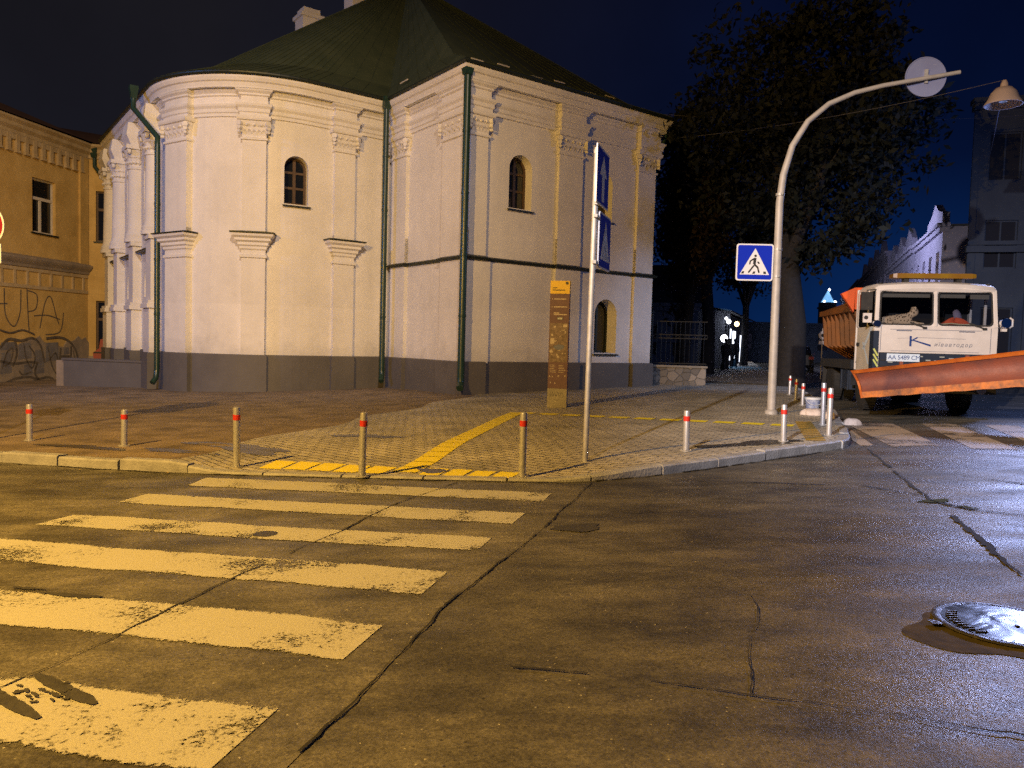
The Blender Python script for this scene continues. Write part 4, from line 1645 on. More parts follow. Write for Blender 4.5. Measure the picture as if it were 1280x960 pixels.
ysweep('cornice', [(-.02, 9.15), (.08, 9.17), (.10, 9.3), (.22, 9.42), (.24, 9.55), (.36, 9.66), (.38, 9.74), (-.02, 9.78)], 'yellow_trim')
cb = MB(ybT)
xx = LB0 + 5.4
while xx < LB - .5:
    cb.box(xx, xx + .17, -.10, .02, 8.55, 9.16, TL)
    cb.box(xx + .17, xx + .43, -.08, .02, 8.95, 9.16, TL)
    cb.box(xx - .015, xx + .185, -.13, .02, 8.47, 8.55 - .003, TL)
    xx += .43
cb.build('corbel_frieze', 'yellow_trim', yb)
ps = MB(ybT)
ps.box(LB - .55, LB - .06, -.09, .02, 4.55, 9.13, TL)
ps.build('corner_pilaster', 'yellow_wall', yb)
sc = MB(ybT)
sweep(sc, [YBp + dirB * -.0, YA], [(-.02, 4.10), (.06, 4.12), (.09, 4.22), (.20, 4.36), (.24, 4.44), (.24, 4.50), (-.02, 4.60)])
sc.build('string_course', 'stain', yb)
fz = MB(ybT)
fz.box(LB0 + 4, LB - .05, -.05, .02, 3.28, 3.42, TL)
fz.box(LB0 + 4, LB - .05, -.05, .02, 3.96, 4.09, TL)
xx = LB0 + 4.1
while xx < LB - .3:
    fz.box(xx, xx + .10, -.045, .02, 3.423, 3.957, TL)
    xx += .62
fz.build('panel_frieze', 'yellow_trim', yb)
bs = MB(ybT)
rnd = random.Random(8)
zt_ = [1.15 + .22 * sin(k * .55) + rnd.uniform(-.10, .12) for k in range(41)]
bs.prism([(LB0 + 2, -1.0), (LB + .03, -1.0)] + [(LB + .03 - k * (LB - LB0 - 1.97) / 40, zt_[k]) for k in range(41)], -.035, .02, TL)
bs.box(-.03, 1.9, -.035, .02, -1.0, .55, TR)
bs.build('stained_base', 'stain', yb)
# graffiti
gr = MB(ybT)


def spline(pts_, n=8):
    r_ = []
    for i in range(len(pts_) - 1):
        p0, p1, p2, p3 = pts_[max(i - 1, 0)], pts_[i], pts_[i + 1], pts_[min(i + 2, len(pts_) - 1)]
        for k in range(n):
            t = k / n
            r_.append(tuple(.5 * (2 * p1[j] + (p2[j] - p0[j]) * t + (2 * p0[j] - 5 * p1[j] + 4 * p2[j] - p3[j]) * t * t + (3 * p1[j] - p0[j] - 3 * p2[j] + p3[j]) * t ** 3) for j in (0, 1)))
    r_.append(pts_[-1])
    return r_


def stroke(pts_, wd, T=TL, y=-.038):
    gr = MB(ybT)
    gr.strip(spline([(LB0 + a, b) for a, b in pts_] if T is TL else pts_), wd, y, T, .003)
    gr.build('graffiti_stroke', 'graffiti', yb)


# thin tags above
for pts_ in ([(6.15, 3.2), (6.2, 2.2), (6.6, 1.75), (6.9, 2.3), (6.95, 3.2)], [(7.25, 3.25), (7.3, 2.2), (7.35, 1.6)],
             [(7.25, 3.2), (7.75, 3.05), (7.7, 2.5), (7.3, 2.35)], [(7.9, 1.7), (8.2, 2.8), (8.5, 3.0), (8.8, 2.2), (8.95, 1.9)], [(7.6, 2.2), (8.3, 2.25), (9.0, 2.1)],
             [(5.9, 2.6), (6.3, 2.62)], [(9.2, 2.4), (9.0, 1.6), (8.2, 1.45)]):
    stroke(pts_, .05, y=-.004)
# heavy outlines low down
for pts_ in ([(5.9, .9), (6.3, 1.25), (6.9, 1.2), (7.5, 1.3), (7.9, 1.0), (8.1, .3)], [(6.6, 1.2), (6.7, .7), (6.5, .2)], [(8.2, 1.3), (9.0, 1.35), (9.6, 1.1), (9.95, .6), (10.0, .0)],
             [(9.0, .9), (8.95, .3), (9.15, -.05)], [(9.0, .55), (9.5, .55)], [(9.55, .2), (9.6, 1.0)], [(5.9, .4), (6.6, .3), (7.3, .35), (7.7, .3)],
             [(5.9, -.55), (6.6, -.3), (7.3, -.25), (7.7, -.35), (8.3, -.3), (8.6, -.42)], [(7.75, .35), (7.6, -.1), (7.9, -.5)]):
    stroke(pts_, .10)
for pts_ in ([(6.0, .1), (6.2, .7), (6.5, .9), (6.4, .4), (6.1, .2)], [(7.05, 1.1), (7.15, .5), (7.45, .1), (7.6, .6), (7.3, 1.0)], [(8.3, .9), (8.5, .2), (8.75, -.2)],
             [(8.35, .4), (8.7, .7), (8.85, .3)], [(6.8, .0), (7.0, -.15), (7.4, -.05)], [(5.9, 1.6), (6.4, 1.5), (7.0, 1.62), (7.6, 1.45)], [(9.6, -.2), (9.8, .3), (9.7, .8)]):
    stroke(pts_, .065)
for (a, b, c, d) in ((6.75, .45, 7.45, 1.12), (5.9, -.1, 6.45, .75), (9.15, .62, 9.5, .95), (7.0, -.2, 7.5, .28), (8.15, .35, 8.9, 1.15), (7.55, -.15, 8.1, .85), (5.9, .82, 6.65, 1.15)):
    gg = MB(ybT)
    gg.prism([(LB0 + a, b), (LB0 + c, b + .04), (LB0 + c - .05, d), (LB0 + a + .06, d - .03)], -.037, -.0352, TL)
    gg.build('graffiti_fill', 'graffiti_grey', yb)
gd = MB(ybT)
gd.prism([(.25, .30), (1.0, .20), (1.15, .75), (.8, 1.05), (.75, 1.35), (.5, 1.30), (.45, .9), (.2, .7)], -.040, -.0362, TR)
gd.build('graffiti_letters', 'graffiti_red', yb)
# roofs
r_ = MB(ybT)
pr = [Vector((p.x, p.y)) for p in base]
cx = Vector((-26, 33))
ev = [(p + (p - Vector((-24, 34))).normalized() * .45) for p in pr]
r_.add([(p.x, p.y, 9.80) for p in ev] + [(-24.5, 25, 12.0), (-24.5, 39, 12.0)],
       [(0, 1, 7), (1, 2, 6, 7), (2, 3, 6), (3, 4, 7, 6), (4, 5, 7), (5, 0, 7)])
r_.build('roof', 'brown_roof', yb)
dp = MB(ybT)
q0 = TL @ Vector((LB + .05, -.30, 9.55))
q1 = TR @ Vector((.55, -.2, 8.5))
q2 = TR @ Vector((1.05, -.16, 8.0))
dp.tube([q0, q0 - Vector((0, 0, .7)), q1, q2, q2 - Vector((0, 0, 8.6))], .085, 10)
dp.loft([[(q0.x + sx * q, q0.y + sy * q, z) for sx, sy in ((-1, -1), (1, -1), (1, 1), (-1, 1))] for q, z in ((.09, 9.2), (.2, 9.6), (.2, 9.75))])
dp.build('downpipe', 'pipe', yb, smooth=True)


# ================================================================ STREET FURNITURE
BOL = [(-7.32, 11.62, .56, 's', 'short steel bollard at the far left with faint dark shadow beside it'),
       (-5.56, 10.99, .53, 's', 'short steel bollard by the broken kerb left of the crossing'),
       (-3.48, 9.72, .77, 't', 'tall steel bollard just left of the yellow tactile strip'),
       (-1.75, 9.04, .77, 't', 'tall steel bollard standing in the yellow tactile strip'),
       (0.15, 9.04, .75, 't', 'tall steel bollard in front of the information stele, right of the yellow strip'),
       (2.42, 10.52, .58, 's', 'short steel bollard alone near the raised kerb right of the thin sign post'),
       (4.12, 11.54, .55, 's', 'short steel bollard at the foot of the curved pole'),
       (5.09, 12.24, .77, 't', 'tall steel bollard at the kerb corner, nearest to the truck plough'),
       (5.66, 13.90, .78, 't', 'tall steel bollard just behind the kerb corner, beside the white sacks'),
       (6.97, 18.36, .52, 's', 'small steel bollard right behind the paint bucket'),
       (7.37, 19.91, .58, 's', 'small steel bollard behind the bucket, middle of the far three'),
       (8.00, 22.09, .56, 's', 'small steel bollard behind the bucket, farthest of the far three')]


def make_bollard(h, r):
    root = thing('bollard', '', 'bollard', group='steel bollards along the kerb')
    b = MB()
    b.lathe([(r, 0), (r, h - .02), (r * .92, h - .006), (r * .6, h), (.001, h + .002)], 22)
    b.build('post', 'steel', root, smooth=True)
    c = MB()
    zc = h * .83 if h > .7 else h * .80
    c.lathe([(r + .0005, zc - .035), (r + .003, zc - .033), (r + .003, zc + .033), (r + .0005, zc + .035)], 22)
    c.build('red_band', 'red', root, smooth=True)
    d = MB()
    d.lathe([(r, .0), (r + .035, .0), (r + .035, .012), (r, .014)], 22)
    for k in range(4):
        d.lathe([(.001, .012), (.009, .012), (.009, .024), (.001, .026)], 8, Matrix.Translation(((r + .02) * cos(k * pi / 2 + .7), (r + .02) * sin(k * pi / 2 + .7), 0)))
    d.build('base_flange', 'galv', root, smooth=True)
    return root


protos = {}
for x, y, h, kd, lab in BOL:
    key = round(h, 1) if kd == 't' else round(h, 1) - 5
    if key not in protos:
        o = make_bollard(h, .043)
        protos[key] = o
    else:
        o = copy_tree(protos[key])
    o.location = (x, y, wz(x, y) + .001)
    o.rotation_euler = (R(random.uniform(-1, 1)), R(random.uniform(-1, 1)), random.uniform(0, 3))
    o['label'] = lab


def ped_sign(parent, T, s_, name='crossing_sign'):
    """blue square with a white triangle and walking figure; face towards -y"""
    mb = MB()
    q, r = s_ / 2, s_ * .07

    def rsq(k, rr):
        p = []
        for cx_, cz_, a0 in ((k - rr, -k + rr, -90), (k - rr, k - rr, 0), (-k + rr, k - rr, 90), (-k + rr, -k + rr, 180)):
            p += [(cx_ + rr * cos(R(a0 + 90 * j / 5)), cz_ + rr * sin(R(a0 + 90 * j / 5))) for j in range(6)]
        return p
    mb.prism(rsq(q, r), -.006, .012, T)
    plate = mb.build(name, ['sign_white'], parent)
    mb = MB()
    mb.prism(rsq(q * .925, r * .7), -.0085, -.0064, T)
    mb.build('blue_field', 'sign_blue', plate)
    mb = MB()
    mb.prism([(-.40 * s_, -.335 * s_), (.40 * s_, -.335 * s_), (.005 * s_, .38 * s_)], -.0115, -.009, T)
    mb.build('white_triangle', 'sign_white', plate)
    mb = MB()
    yb_ = -.0118
    mb.disc(.015 * s_, .175 * s_, .036 * s_, yb_, n=16, T=T)

    def st(p, wd):
        mb.strip([(a * s_, b * s_) for a, b in p], wd * s_, yb_ - .0004 * (len(mb.f) % 5), T)
    st([(.005, .12), (-.012, -.05)], .075)
    st([(-.01, .105), (-.12, .035)], .036)
    st([(-.12, .045), (-.135, -.06)], .036)
    st([(.075, .015), (.125, -.035)], .04)
    st([(-.02, -.085), (-.165, -.285)], .042)
    st([(-.015, -.05), (.085, -.14)], .05)
    st([(.08, -.13), (.125, -.285)], .042)
    for a in (-.32, -.02, .29):
        mb.prism([((a - .045) * s_, -.31 * s_), ((a + .03) * s_, -.31 * s_), ((a + .045 - .03 * (a > .1)) * s_, -.245 * s_), ((a - .005 - .045 * (a > .1)) * s_, -.245 * s_)], yb_ - .002, yb_, T)
    mb.build('walking_figure', 'sign_black', plate)
    return plate


def clamp_ring(parent, x, y, z, r):
    mb = MB()
    mb.tube([(x, y, z - .025), (x, y, z + .025)], r + .008, 14)
    mb.box(x - .02, x + .02, y - r - .035, y - r + .01, z - .02, z + .02)
    return mb.build('clamp', 'galv', parent, smooth=True)


# thin sign post with two signs
sx, sy = .97, 9.86
sp = thing('sign_post', 'thin grey sign post with blue arrow sign above blue crossing sign', 'sign post', (sx, sy, wz(sx, sy)))
mb = MB()
mb.tube([(0, 0, -.05), (.012, 0, 2), (.03, 0, 4.0)], .036, 14)
mb.build('post', 'galv', sp, smooth=True)
sa = Matrix.Translation((.03, 0, 0)) @ Matrix.Rotation(R(71.5), 4, 'Z')
# upper: white arrow on blue
T1 = sa @ Matrix.Translation((.12, -.055, 3.64))
mb = MB()
mb.prism([(-.36, -.36), (.36, -.36), (.36, .36), (-.36, .36)], -.004, .012, T1)
pl_ = mb.build('arrow_sign', 'sign_white', sp)
mb = MB()
mb.prism([(-.335, -.335), (.335, -.335), (.335, .335), (-.335, .335)], -.0065, -.0044, T1)
mb.build('blue_field', 'sign_blue', pl_)
mb = MB()
mb.prism([(-.075, -.30), (.075, -.30), (.075, .02), (.20, .02), (0, .28), (-.20, .02), (-.075, .02)], -.010, -.007, T1)
mb.build('white_arrow', 'sign_white', pl_)
T2 = sa @ Matrix.Translation((.40, -.045, 2.86))
ped_sign(sp, T2, .72)
for z in (3.30, 3.95, 2.56, 3.14):
    clamp_ring(sp, .03, 0, z, .036)

# tall curved pole with the round sign
px_, py_ = 5.45, 16.06
cp_ = thing('curved_pole', 'tall bent grey pole with blue crossing sign and round sign on its arm', 'pole', (px_, py_, wz(px_, py_)))
b0 = wz(px_, py_)
mb = MB()
path = [(-.0, 0, -.05), (-.01, 0, 2.0), (-.02, 0, 4.40), (.03, 0, 4.95), (.19, 0, 5.55), (.48, 0, 6.05), (.90, 0, 6.42), (1.42, 0, 6.66), (2.0, 0, 6.82), (2.8, 0, 6.98), (3.55, 0, 7.13)]
rad = [.088, .084, .076, .07, .064, .058, .054, .050, .046, .042, .040]
mb.tube(path, rad, 16)
mb.build('pole', 'pole', cp_, smooth=True, angle=60)
mb = MB()
mb.lathe([(.088, 0), (.135, 0), (.135, .05), (.11, .09), (.088, .10)], 16)
mb.build('base_collar', 'pole', cp_, smooth=True)
T3 = Matrix.Translation((-.49, -.02, 3.42 - b0)) @ Matrix.Rotation(R(-2), 4, 'Z')
ped_sign(cp_, T3, .76)
mb = MB()
for dz in (-.28, .28):
    mb.box(-.45, .0, -.004, .012, 3.42 - b0 + dz - .015, 3.42 - b0 + dz + .015)
mb.build('sign_bracket', 'galv', cp_)
for z in (3.42 - b0 - .28, 3.42 - b0 + .28, 4.55):
    clamp_ring(cp_, -.015, 0, z, .082)
T4 = Matrix.Translation((8.35 - px_, .09, 7.32 - b0)) @ Matrix.Rotation(R(-6), 4, 'Z')
mb = MB()
mb.disc(0, 0, .40, .014, .014, n=48, T=T4)
rs_ = mb.build('round_sign', 'sign_back', cp_)
mb = MB()
ringp = []
for k in range(48):
    a, b = 2 * pi * k / 48, 2 * pi * (k + 1) / 48
    mb.prism([(.385 * cos(a), .385 * sin(a)), (.405 * cos(a), .405 * sin(a)), (.405 * cos(b), .405 * sin(b)), (.385 * cos(b), .385 * sin(b))], -.012, .016, T4)
mb.build('sign_rim', 'sign_back', rs_)
mb = MB()
mb.box(-.03, .03, -.05, -.001, -.14, .14, T4)
mb.box(-.05, .05, -.07, -.05, -.05, .02, T4)
mb.build('sign_bracket', 'galv', rs_)

# red disc sign at the left edge
rx_, ry_ = -8.02, 11.6
rp = thing('no_entry_sign_post', 'red no entry disc above a white plate at the left edge', 'sign post', (rx_ - .03, ry_ + .06, wz(rx_, ry_)))
b0 = wz(rx_, ry_)
mb = MB()
mb.tube([(0, 0, -.05), (0, 0, 3.75)], .036, 12)
mb.build('post', 'galv', rp, smooth=True)
mb = MB()
mb.disc(.03, 3.16 - b0, .35, -.045, .012, n=48)
dsk = mb.build('no_entry_disc', 'sign_white', rp)
mb = MB()
mb.disc(.03, 3.16 - b0, .325, -.0576, .002, n=48)
mb.build('red_field', 'sign_red', dsk)
mb = MB()
mb.box(-.21, .27, -.063, -.0602, 3.10 - b0, 3.22 - b0)
mb.build('white_bar', 'sign_white', dsk)
mb = MB()
mb.box(-.33, .33, -.058, -.045, 2.60 - b0, 2.89 - b0)
pl_ = mb.build('white_plate', 'sign_white', rp)
mb = MB()
mb.box(-.31, .31, -.0605, -.0582, 2.64 - b0, 2.66 - b0)
mb.build('plate_line', 'sign_black', pl_)

# information stele
ex, ey = 1.06, 17.78
es = thing('information_stele', 'tall brown information stele with yellow head on a concrete foot', 'information stele', (ex, ey, wz(ex, ey)), R(-12))
mb = MB()
mb.box(-.225, .225, -.085, .085, -.05, .44)
mb.build('foot', 'concrete', es)
mb = MB()
mb.strip(spline([(-.16, .36), (-.15, .26), (-.1, .36), (-.09, .25), (-.05, .34), (-.02, .26), (.01, .36), (.06, .27), (.1, .35), (.15, .28), (.12, .24)]), .010, -.0855)
mb.strip(spline([(-.08, .20), (.0, .17), (.08, .2)]), .008, -.0855)
mb.build('scribble', 'graffiti_grey', es)
mb = MB()
mb.box(-.225, .225, -.075, .075, .442, 2.62)
pn = mb.build('panel', 'stele_brown', es)
mb = MB()
mb.box(-.225, .225, -.075, .075, 2.622, 2.92)
hd = mb.build('yellow_head', 'stele_yellow', es)
mb = MB()
mb.strip([(-.17, 2.755), (-.07, 2.755)], .022, -.0755)
mb.strip([(-.17, 2.705), (.12, 2.705)], .022, -.0755)
mb.disc(.16, 2.865, .035, -.0755)
mb.build('head_lettering', 'sign_black', hd)
mb = MB()
for z, ws in ((2.50, ((-.18, -.16), (-.13, .15))), (2.32, ((-.18, -.165), (-.13, .17))), (2.18, ((-.13, .0),)), (2.145, ((-.13, .17),))):
    for a, b in ws:
        mb.strip([(a, z), (b, z)], .022, -.0755)
rnd = random.Random(4)
for z in (.98, .94, .90, .86, .82):
    for a in (-.19, .02):
        mb.strip([(a, z), (a + rnd.uniform(.1, .17), z)], .010, -.0755)
for x, z in ((-.19, .72), (-.12, .715), (.02, .73), (.17, .735), (-.16, .58), (-.06, .57)):
    mb.box(x - .012, x + .012, -.0775, -.0752, z - .015, z + .015)
mb.box(-.19, -.10, -.0775, -.0752, 1.47, 1.60)
mb.disc(-.17, 1.30, .035, -.0755)
mb.build('pale_lettering', 'stele_print', pn)
mb = MB()
mb.box(-.205, .205, -.0765, -.0745, 1.05, 1.95)
mp_ = mb.build('street_map', 'stele_map', pn)
mb = MB()
for k in range(26):
    x, z = rnd.uniform(-.19, .15), rnd.uniform(1.08, 1.9)
    mb.box(x, x + rnd.uniform(.01, .05), -.0782, -.0768, z, z + rnd.uniform(.01, .05))
mb.box(.10, .19, -.0782, -.0768, 1.86, 1.92)
mb.build('map_streets', 'stele_print', mp_)
mb = MB()
blobpts = [(-.1, 1.42), (.0, 1.46), (.13, 1.44), (.12, 1.36), (.0, 1.33), (-.11, 1.37)]
mb.prism(blobpts, -.0795, -.0784)
mb.build('map_water', 'stele_blue', mp_)
mb = MB()
mb.box(-.05, .09, -.0775, -.0752, 2.02, 2.09)
pb = mb.build('number_box', 'sign_black', pn)
mb = MB()
for k in range(3):
    mb.box(-.035 + k * .04, -.008 + k * .04, -.0795, -.0777, 2.032, 2.078)
mb.build('box_digits', 'sign_white', pb)

# manhole cover with standing water
mx_, my_ = 2.84, 4.29
mz = gz(mx_)
mh = thing('manhole_cover', 'round iron manhole cover holding a mirror of water on the right', 'manhole cover', (mx_, my_, mz))
mb = MB()
mb.lathe([(.325, .004), (.372, .004), (.372, .010), (.362, .015), (.335, .0145), (.325, .010)], 48)
mb.box(-.43, -.371, -.03, .03, .004, .012)
mb.build('rim', 'iron_cover', mh, smooth=True)
mb = MB()
mb.lathe([(.001, .007), (.325, .007), (.325, .0085), (.001, .0095)], 48)
for k in range(10):
    a = pi * (.78 + .45 * k / 10)
    x, y = .27 * cos(a), .27 * sin(a)
    mb.box(x - .03, x + .03, y - .006, y + .006, .008, .020)
mb.box(.03, .05, -.05, -.03, .008, .019)
mb.build('lid', 'iron_dark', mh)
pd_ = MB()
pd_.add([(.322 * cos(2 * pi * k / 48), .322 * sin(2 * pi * k / 48), .0128) for k in range(48)], [tuple(range(48))])
pd = pd_.build('water_film', 'water', mh)
wt = MB()
blob(wt, mx_ - .09, my_ - .09, .46, .41, .1, .003, 21, jag=.11, n=60)
tag(wt.build('wet_road_patch', 'wet_tar'), kind='structure')
vc = MB()
vx, vy = -2.03, 6.36
vc.lathe([(.001, .012), (.085, .012), (.10, .010), (.105, .004)], 24, Matrix.Translation((vx, vy, gz(vx))))
tag(vc.build('valve_cover', 'iron_dark'), 'small dark round valve cover in the third stripe of the crossing', 'valve cover')

# paint bucket and pale sacks
bx, by = 6.72, 17.1
bk = thing('paint_bucket', 'blue and white plastic paint bucket on the pavement behind the bollards', 'bucket', (bx, by, wz(bx, by)))
mb = MB()
mb.lathe([(.001, 0), (.135, 0), (.165, .255), (.158, .255), (.13, .012), (.001, .012)], 24)
mb.build('body', 'bucket_blue', bk, smooth=True)
mb = MB()
mb.lathe([(.166, .235), (.180, .235), (.182, .275), (.170, .285), (.001, .280)], 24)
mb.build('lid', 'bucket_white', bk, smooth=True)
mb = MB()
mb.tube([(.175 * cos(a), .02 - .12 * sin(a) - .07, .235 - .12 * sin(a)) for a in [pi * k / 10 for k in range(11)]], .006, 6)
mb.build('handle', 'bucket_white', bk, smooth=True)


def sack(x, y, lx, ly, h, rz, label, seed):
    rnd = random.Random(seed)
    mb = MB()
    rings = []
    ph = [rnd.uniform(0, 6) for _ in range(6)]
    for j in range(9):
        t = j / 8
        zz = h * sin(t * pi / 2)
        sc_ = max(.02, cos(t * pi / 2) ** .55)
        rings.append([(lx * sc_ * cos(a) * (1 + .16 * sin(3 * a + ph[0]) + .08 * sin(7 * a + ph[1] + 4 * t)),
                       ly * sc_ * sin(a) * (1 + .16 * sin(2 * a + ph[2]) + .08 * sin(8 * a + ph[3])),
                       zz + .12 * h * sin(5 * a + ph[4]) * sc_ * t) for a in [2 * pi * k / 28 for k in range(28)]])
    mb.loft(rings)
    o = mb.build('sack', 'bag', None, smooth=True, angle=70)
    o.location = (x, y, wz(x, y) if kerb_dist(x, y) > .1 and inside((x, y), bound) else gz(x))
    o.rotation_euler.z = rz
    return tag(o, label, 'sack', 'pale sacks by the kerb corner')


sack(6.28, 15.9, .30, .16, .13, .2, 'pale crumpled sack just left of the two tall bollards', 1)
sack(6.32, 15.2, .17, .13, .12, 1.0, 'small pale crumpled sack seen between the bollard posts', 2)
sack(6.72, 15.1, .17, .13, .13, -.3, 'small pale crumpled sack on the road right of the tall bollards', 3)

# ================================================================ STONE WALL, FENCE
sw = MB()
T = Matrix.Translation((5.85, 27.55, 0)) @ Matrix.Rotation(R(-11), 4, 'Z')
sw.box(-.95, 1.05, -.18, .22, .1, .92, T)
o = thing('stone_wall', 'low rubble stone wall at the right end of the church', 'wall', (5.85, 27.55, gz(5.85)))
oT = Matrix.Translation((-5.85, -27.55, -gz(5.85)))
sw.v = [oT @ v for v in sw.v]
sw.build('masonry', 'stone', o)
cpn = MB(oT)
cpn.box(-1.0, 1.10, -.23, .27, .922, .985, T)
cpn.build('coping', 'concrete', o)
fe = thing('iron_fence', 'black wrought iron fence standing on the low stone wall', 'fence', (5.85, 27.55, gz(5.85)))
fm = MB(oT)
fm.tube([(-.88, 0, .98), (-.88, 0, 2.80)], .045, 8, T)
fm.lathe([(.001, 2.8), (.06, 2.82), (.07, 2.87), (.05, 2.92), (.001, 2.97)], 10, T @ Matrix.Translation((-.88, 0, 0)))
fm.build('post', 'iron', fe)
fm = MB(oT)
for z in (1.06, 1.95, 2.08, 2.55):
    fm.box(-.84, 1.06, -.014, .014, z - .014, z + .014, T)
fm.build('rails', 'iron', fe)
fm = MB(oT)
for k in range(11):
    x = -.70 + k * .165
    fm.tube([(x, 0, 1.02), (x, 0, 2.56)], .011, 6, T)
    if k % 2 == 0:
        fm.tube([(x + .08 + .05 * cos(a), -.002, 2.015 + .05 * sin(a)) for a in [2 * pi * j / 10 for j in range(11)]], .008, 5, T)
fm.build('bars', 'iron', fe)


# ================================================================ TREES
def tree(name, label, loc, trunk_h, trunk_r, crown_c, crown_r, nclump, per, leafm, seed, leaf=.17, droop=0.0):
    rnd = random.Random(seed)
    root = thing(name, label, 'tree', loc, 0, 'dark trees along the side street')
    tr = MB()
    top = Vector((rnd.uniform(-.3, .3), rnd.uniform(-.3, .3), trunk_h))
    tr.tube([(0, 0, -.3), (.02, 0, .25), (.05, .03, trunk_h * .5), top], [trunk_r * 1.5, trunk_r * 1.08, trunk_r * .92, trunk_r * .8], 12)
    cc_ = Vector(crown_c)
    tips = []
    for k in range(11):
        a = 2 * pi * k / 11 + rnd.uniform(-.3, .3)
        el = rnd.uniform(.1, 1.3)
        d = Vector((cos(a) * cos(el), sin(a) * cos(el), sin(el)))
        end = cc_ + Vector((d.x * crown_r[0], d.y * crown_r[1], d.z * crown_r[2])) * rnd.uniform(.55, .85)
        m1 = top.lerp(end, .45) + Vector((rnd.uniform(-.5, .5), rnd.uniform(-.5, .5), rnd.uniform(0, .7)))
        tr.tube([top - Vector((0, 0, .3)), m1, end], [trunk_r * .5, trunk_r * .28, .03], 7)
        tips += [m1, end]
        for j in range(3):
            e2 = m1.lerp(end, rnd.uniform(.1, .9)) + Vector((rnd.uniform(-1, 1), rnd.uniform(-1, 1), rnd.uniform(-.3, 1))) * 1.2
            tr.tube([m1.lerp(end, .3 * j), e2], [.05, .015], 5)
            tips.append(e2)
    tr.build('trunk', 'bark', root, smooth=True)
    cr_ = MB()
    for k in range(nclump):
        while True:
            p = Vector((rnd.uniform(-1, 1), rnd.uniform(-1, 1), rnd.uniform(-1, 1)))
            if .25 < p.length < 1:
                break
        wob = 1 + .20 * sin(3.1 * p.x * 2 + seed) + .16 * sin(4.3 * p.z * 2 + 1.7 * seed)
        c = cc_ + Vector((p.x * crown_r[0], p.y * crown_r[1], p.z * crown_r[2])) * wob
        rr = rnd.uniform(.35, .85)
        for j in range(per):
            q = Vector((rnd.gauss(0, .5), rnd.gauss(0, .5), rnd.gauss(0, .4) - droop * rnd.random())) * rr + c
            n = Vector((rnd.gauss(0, 1), rnd.gauss(0, 1), rnd.gauss(.5, 1))).normalized()
            t = n.orthogonal().normalized()
            t.rotate(Matrix.Rotation(rnd.uniform(0, 6.28), 3, n))
            b = n.cross(t)
            l_ = leaf * rnd.uniform(.6, 1.35)
            cr_.add([q - t * l_, q + b * l_ * .5, q + t * l_, q - b * l_ * .5], [(0, 1, 2, 3)])
    cr_.build('crown', leafm, root)
    return root


tree('street_tree', 'large dark broadleaf tree directly behind the curved pole', (9.75, 27.0, gz(9.75)), 4.6, .48, (.45, 0, 9.0), (3.9, 3.5, 4.0), 560, 42, 'leaf', 1, leaf=.135)
tree('street_tree', 'dark brown leaved tree hanging low beside the church right corner', (7.2, 32.5, gz(7.2)), 3.6, .26, (0, 0, 6.6), (1.35, 1.5, 2.9), 170, 40, 'leaf_brown', 2, leaf=.12, droop=.4)
tree('street_tree', 'tall dark tree between the church corner and the lit side street lamps', (9.6, 38.0, gz(9.6)), 4.6, .34, (-.3, 0, 10.2), (3.2, 3.0, 4.0), 300, 36, 'leaf', 3, leaf=.14)
tree('street_tree', 'dark tree farthest down the side street above the lit lamps', (15.6, 52.0, gz(15.6)), 4.2, .26, (0, 0, 8.2), (2.9, 2.4, 3.0), 200, 34, 'leaf', 5, leaf=.15)


